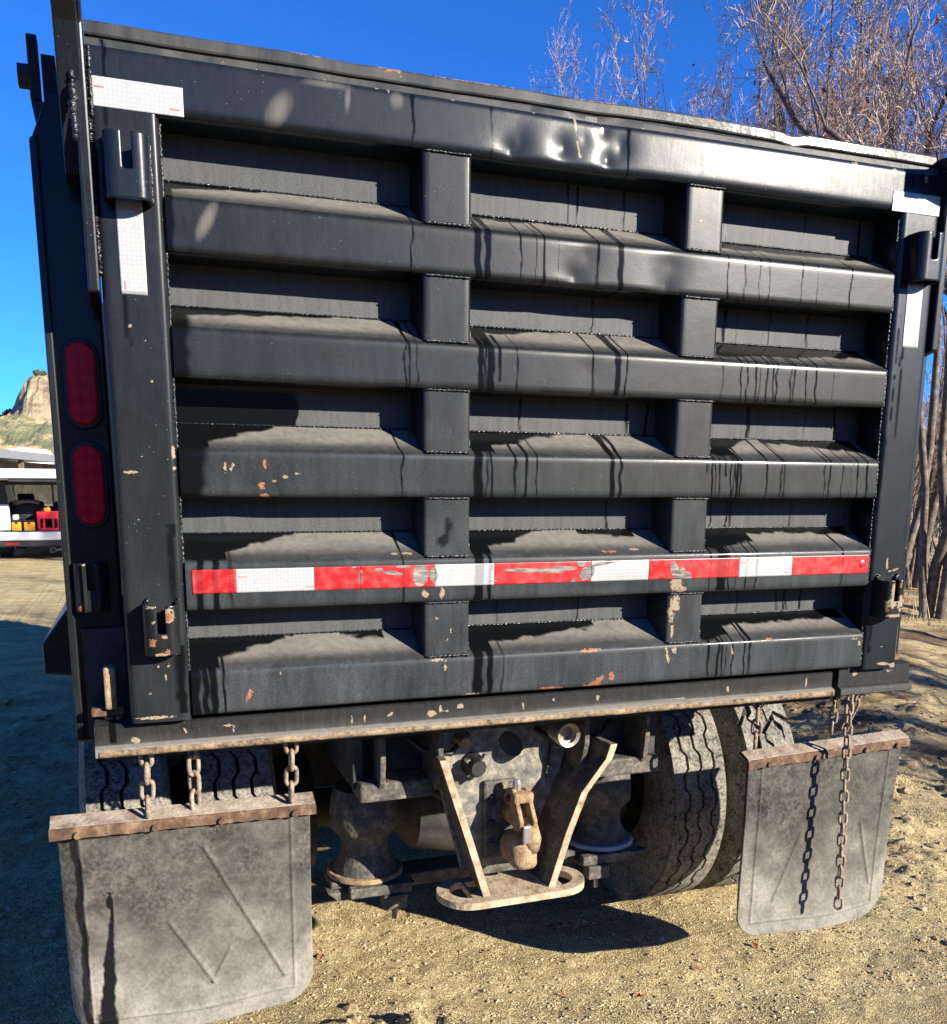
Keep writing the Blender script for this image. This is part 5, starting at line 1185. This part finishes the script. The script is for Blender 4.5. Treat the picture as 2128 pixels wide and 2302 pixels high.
VAR = [oak(11, 8.5, 1.1, 3, .9), oak(23, 8.5, 1.3, 4, .82), oak(37, 8.5, 1.0, 3, .9)]
def polar(px, dist):
    a = yaw+math.atan((px-1064)/2088.7); return CAM.x+dist*math.sin(a), CAM.y+dist*math.cos(a)
def put_tree(var, x, y, H, rz, label, group, name='oak_tree', wd=1.0):
    z = float(gz(x, y)); t = bpy.data.objects.new(name, None); C.objects.link(t); t.location = (x, y, z); t.rotation_euler = (0, 0, rz); t.scale = (H/8.5*wd, H/8.5*wd, H/8.5)
    tag(t, label, 'tree' if name == 'oak_tree' else 'shrub', group)
    for nm, me in VAR[var]:
        o = bpy.data.objects.new(nm, me); C.objects.link(o); o.parent = t
        if nm == 'leaves': o['label'] = 'few dry red leaves'
    return t
TREES = [(1285, 17.0, 8.9, 2, 0.5, 'slim bare oak furthest left above the tailgate rail'), (1390, 18.5, 8.5, 0, 0.42, 'low bare oak right of the slim leftmost oak'),
         (1480, 18.0, 8.0, 1, 0.45, 'lowest bare oak just left of the big oak clump'), (1680, 14.5, 10.0, 0, 0.55, 'tall bare oak at the left edge of the big clump'),
         (1765, 15.5, 11.0, 2, 0.60, 'bare many-stemmed oak second in the big clump'),
         (1860, 14.0, 10.4, 1, 0.65, 'bare oak with leaning stems in the middle of the clump'),
         (1965, 13.5, 10.2, 2, 0.75, 'bare oak above the right end of the rail'),
         (2050, 16.0, 11.4, 1, 0.75, 'tall bare oak at the far right behind the tailgate corner'), (2100, 12.4, 9.4, 0, 0.75, 'dark-trunked bare oak standing right of the truck'),
         (2190, 13.0, 10.0, 2, 0.75, 'bare oak whose branches reach in at the right edge')]
rr = random.Random(21)
for px, dist, H, v, wd, lab in TREES:
    x, y = polar(px, dist); put_tree(v, x, y, H, rr.uniform(0, 6.28), lab, 'bare oaks beyond the truck', wd=wd)
# oaks outside the frame whose branches shade the ground on the right
for k, (x, y, H, v, wd) in enumerate([(6.3, -3.2, 6.5, 0, .55), (7.6, -2.2, 7.0, 1, .6), (8.4, -4.2, 7.5, 2, .6), (9.6, -1.8, 8.0, 0, .8), (11.5, -5.0, 8.0, 1, .9), (10.5, 0.8, 7.0, 2, .8)]):
    put_tree(v, x, y, H, k*1.3, 'bare oak to the right of the yard that shades the wheel tracks', 'oaks at the right of the yard', wd=wd)
# scrub between the trunks
for k in range(16):
    px = 2040+k*11+rr.uniform(-6, 6); x, y = polar(px, 15+k % 5*3.2+rr.uniform(0, 2))
    put_tree(k % 3, x, y, rr.uniform(2.4, 4.2), rr.uniform(0, 6.28), 'bare tangled scrub bush among the oak trunks, number %s counted from the truck side' % ('one two three four five six seven eight nine ten eleven twelve thirteen fourteen fifteen sixteen'.split()[k]), 'scrub among the oaks', 'scrub_bush')
def litter():
    rg = np.random.default_rng(6); n = 2600; V = []; F = []
    x = rg.uniform(2.5, 11, n); y = rg.uniform(2.0, 12, n)
    ex = [(0.33, 0.72), (0.35, 0.73), (0.37, 0.71), (0.42, 0.70), (0.30, 0.735), (0.02, 0.62), (0.16, 0.30), (0.38, 0.25), (0.9, 0.4), (-0.5, 0.8), (0.62, 0.33), (-1.5, 1.4), (-1.45, .9)]
    pts = list(zip(x, y))+[(a+rg.uniform(-.02, .02), b+rg.uniform(-.02, .02)) for a, b in ex for _ in range(2)]
    for a, b in pts:
        s = rg.uniform(.012, .032) if a > 2 else rg.uniform(.008, .016); t = rg.uniform(0, 6.28); z = float(gz(a, b))+.006; c, q = math.cos(t)*s, math.sin(t)*s; i = len(V); k = rg.uniform(-.4, .4)*s
        V += [(a+c, b+q, z+k), (a-q*.6, b+c*.6, z+s*.3), (a-c, b-q, z-k), (a+q*.6, b-c*.6, z+s*.3)]; F.append((i, i+1, i+2, i+3))
    o = mesh('leaf_litter', V, F, LEAF); tag(o, 'dry red-brown fallen leaves scattered under the oaks', kind='stuff')
litter()
def dry_grass():
    rg = np.random.default_rng(9); V = []; F = []
    for _ in range(900):
        a = rg.uniform(5.5, 14); b = rg.uniform(6, 18); z = float(gz(a, b))
        for k in range(5):
            h = rg.uniform(.10, .35); t = rg.uniform(0, 6.28); c, s = math.cos(t), math.sin(t); l = rg.uniform(.1, .5)*h; i = len(V); ox, oy = rg.normal(0, .05, 2)
            V += [(a+ox-s*.006, b+oy+c*.006, z), (a+ox+s*.006, b+oy-c*.006, z), (a+ox+c*l, b+oy+s*l, z+h)]; F.append((i, i+1, i+2))
    o = mesh('dry_grass', V, F, mud_mat('straw_grass', (.30, .22, .10), (.48, .38, .20), (.6, .5, .3), 5, k=0.8)); tag(o, 'pale dry grass tufts under the oaks', kind='stuff')
dry_grass()
for o in list(bpy.data.objects):
    if '_rot' in o: del o['_rot']
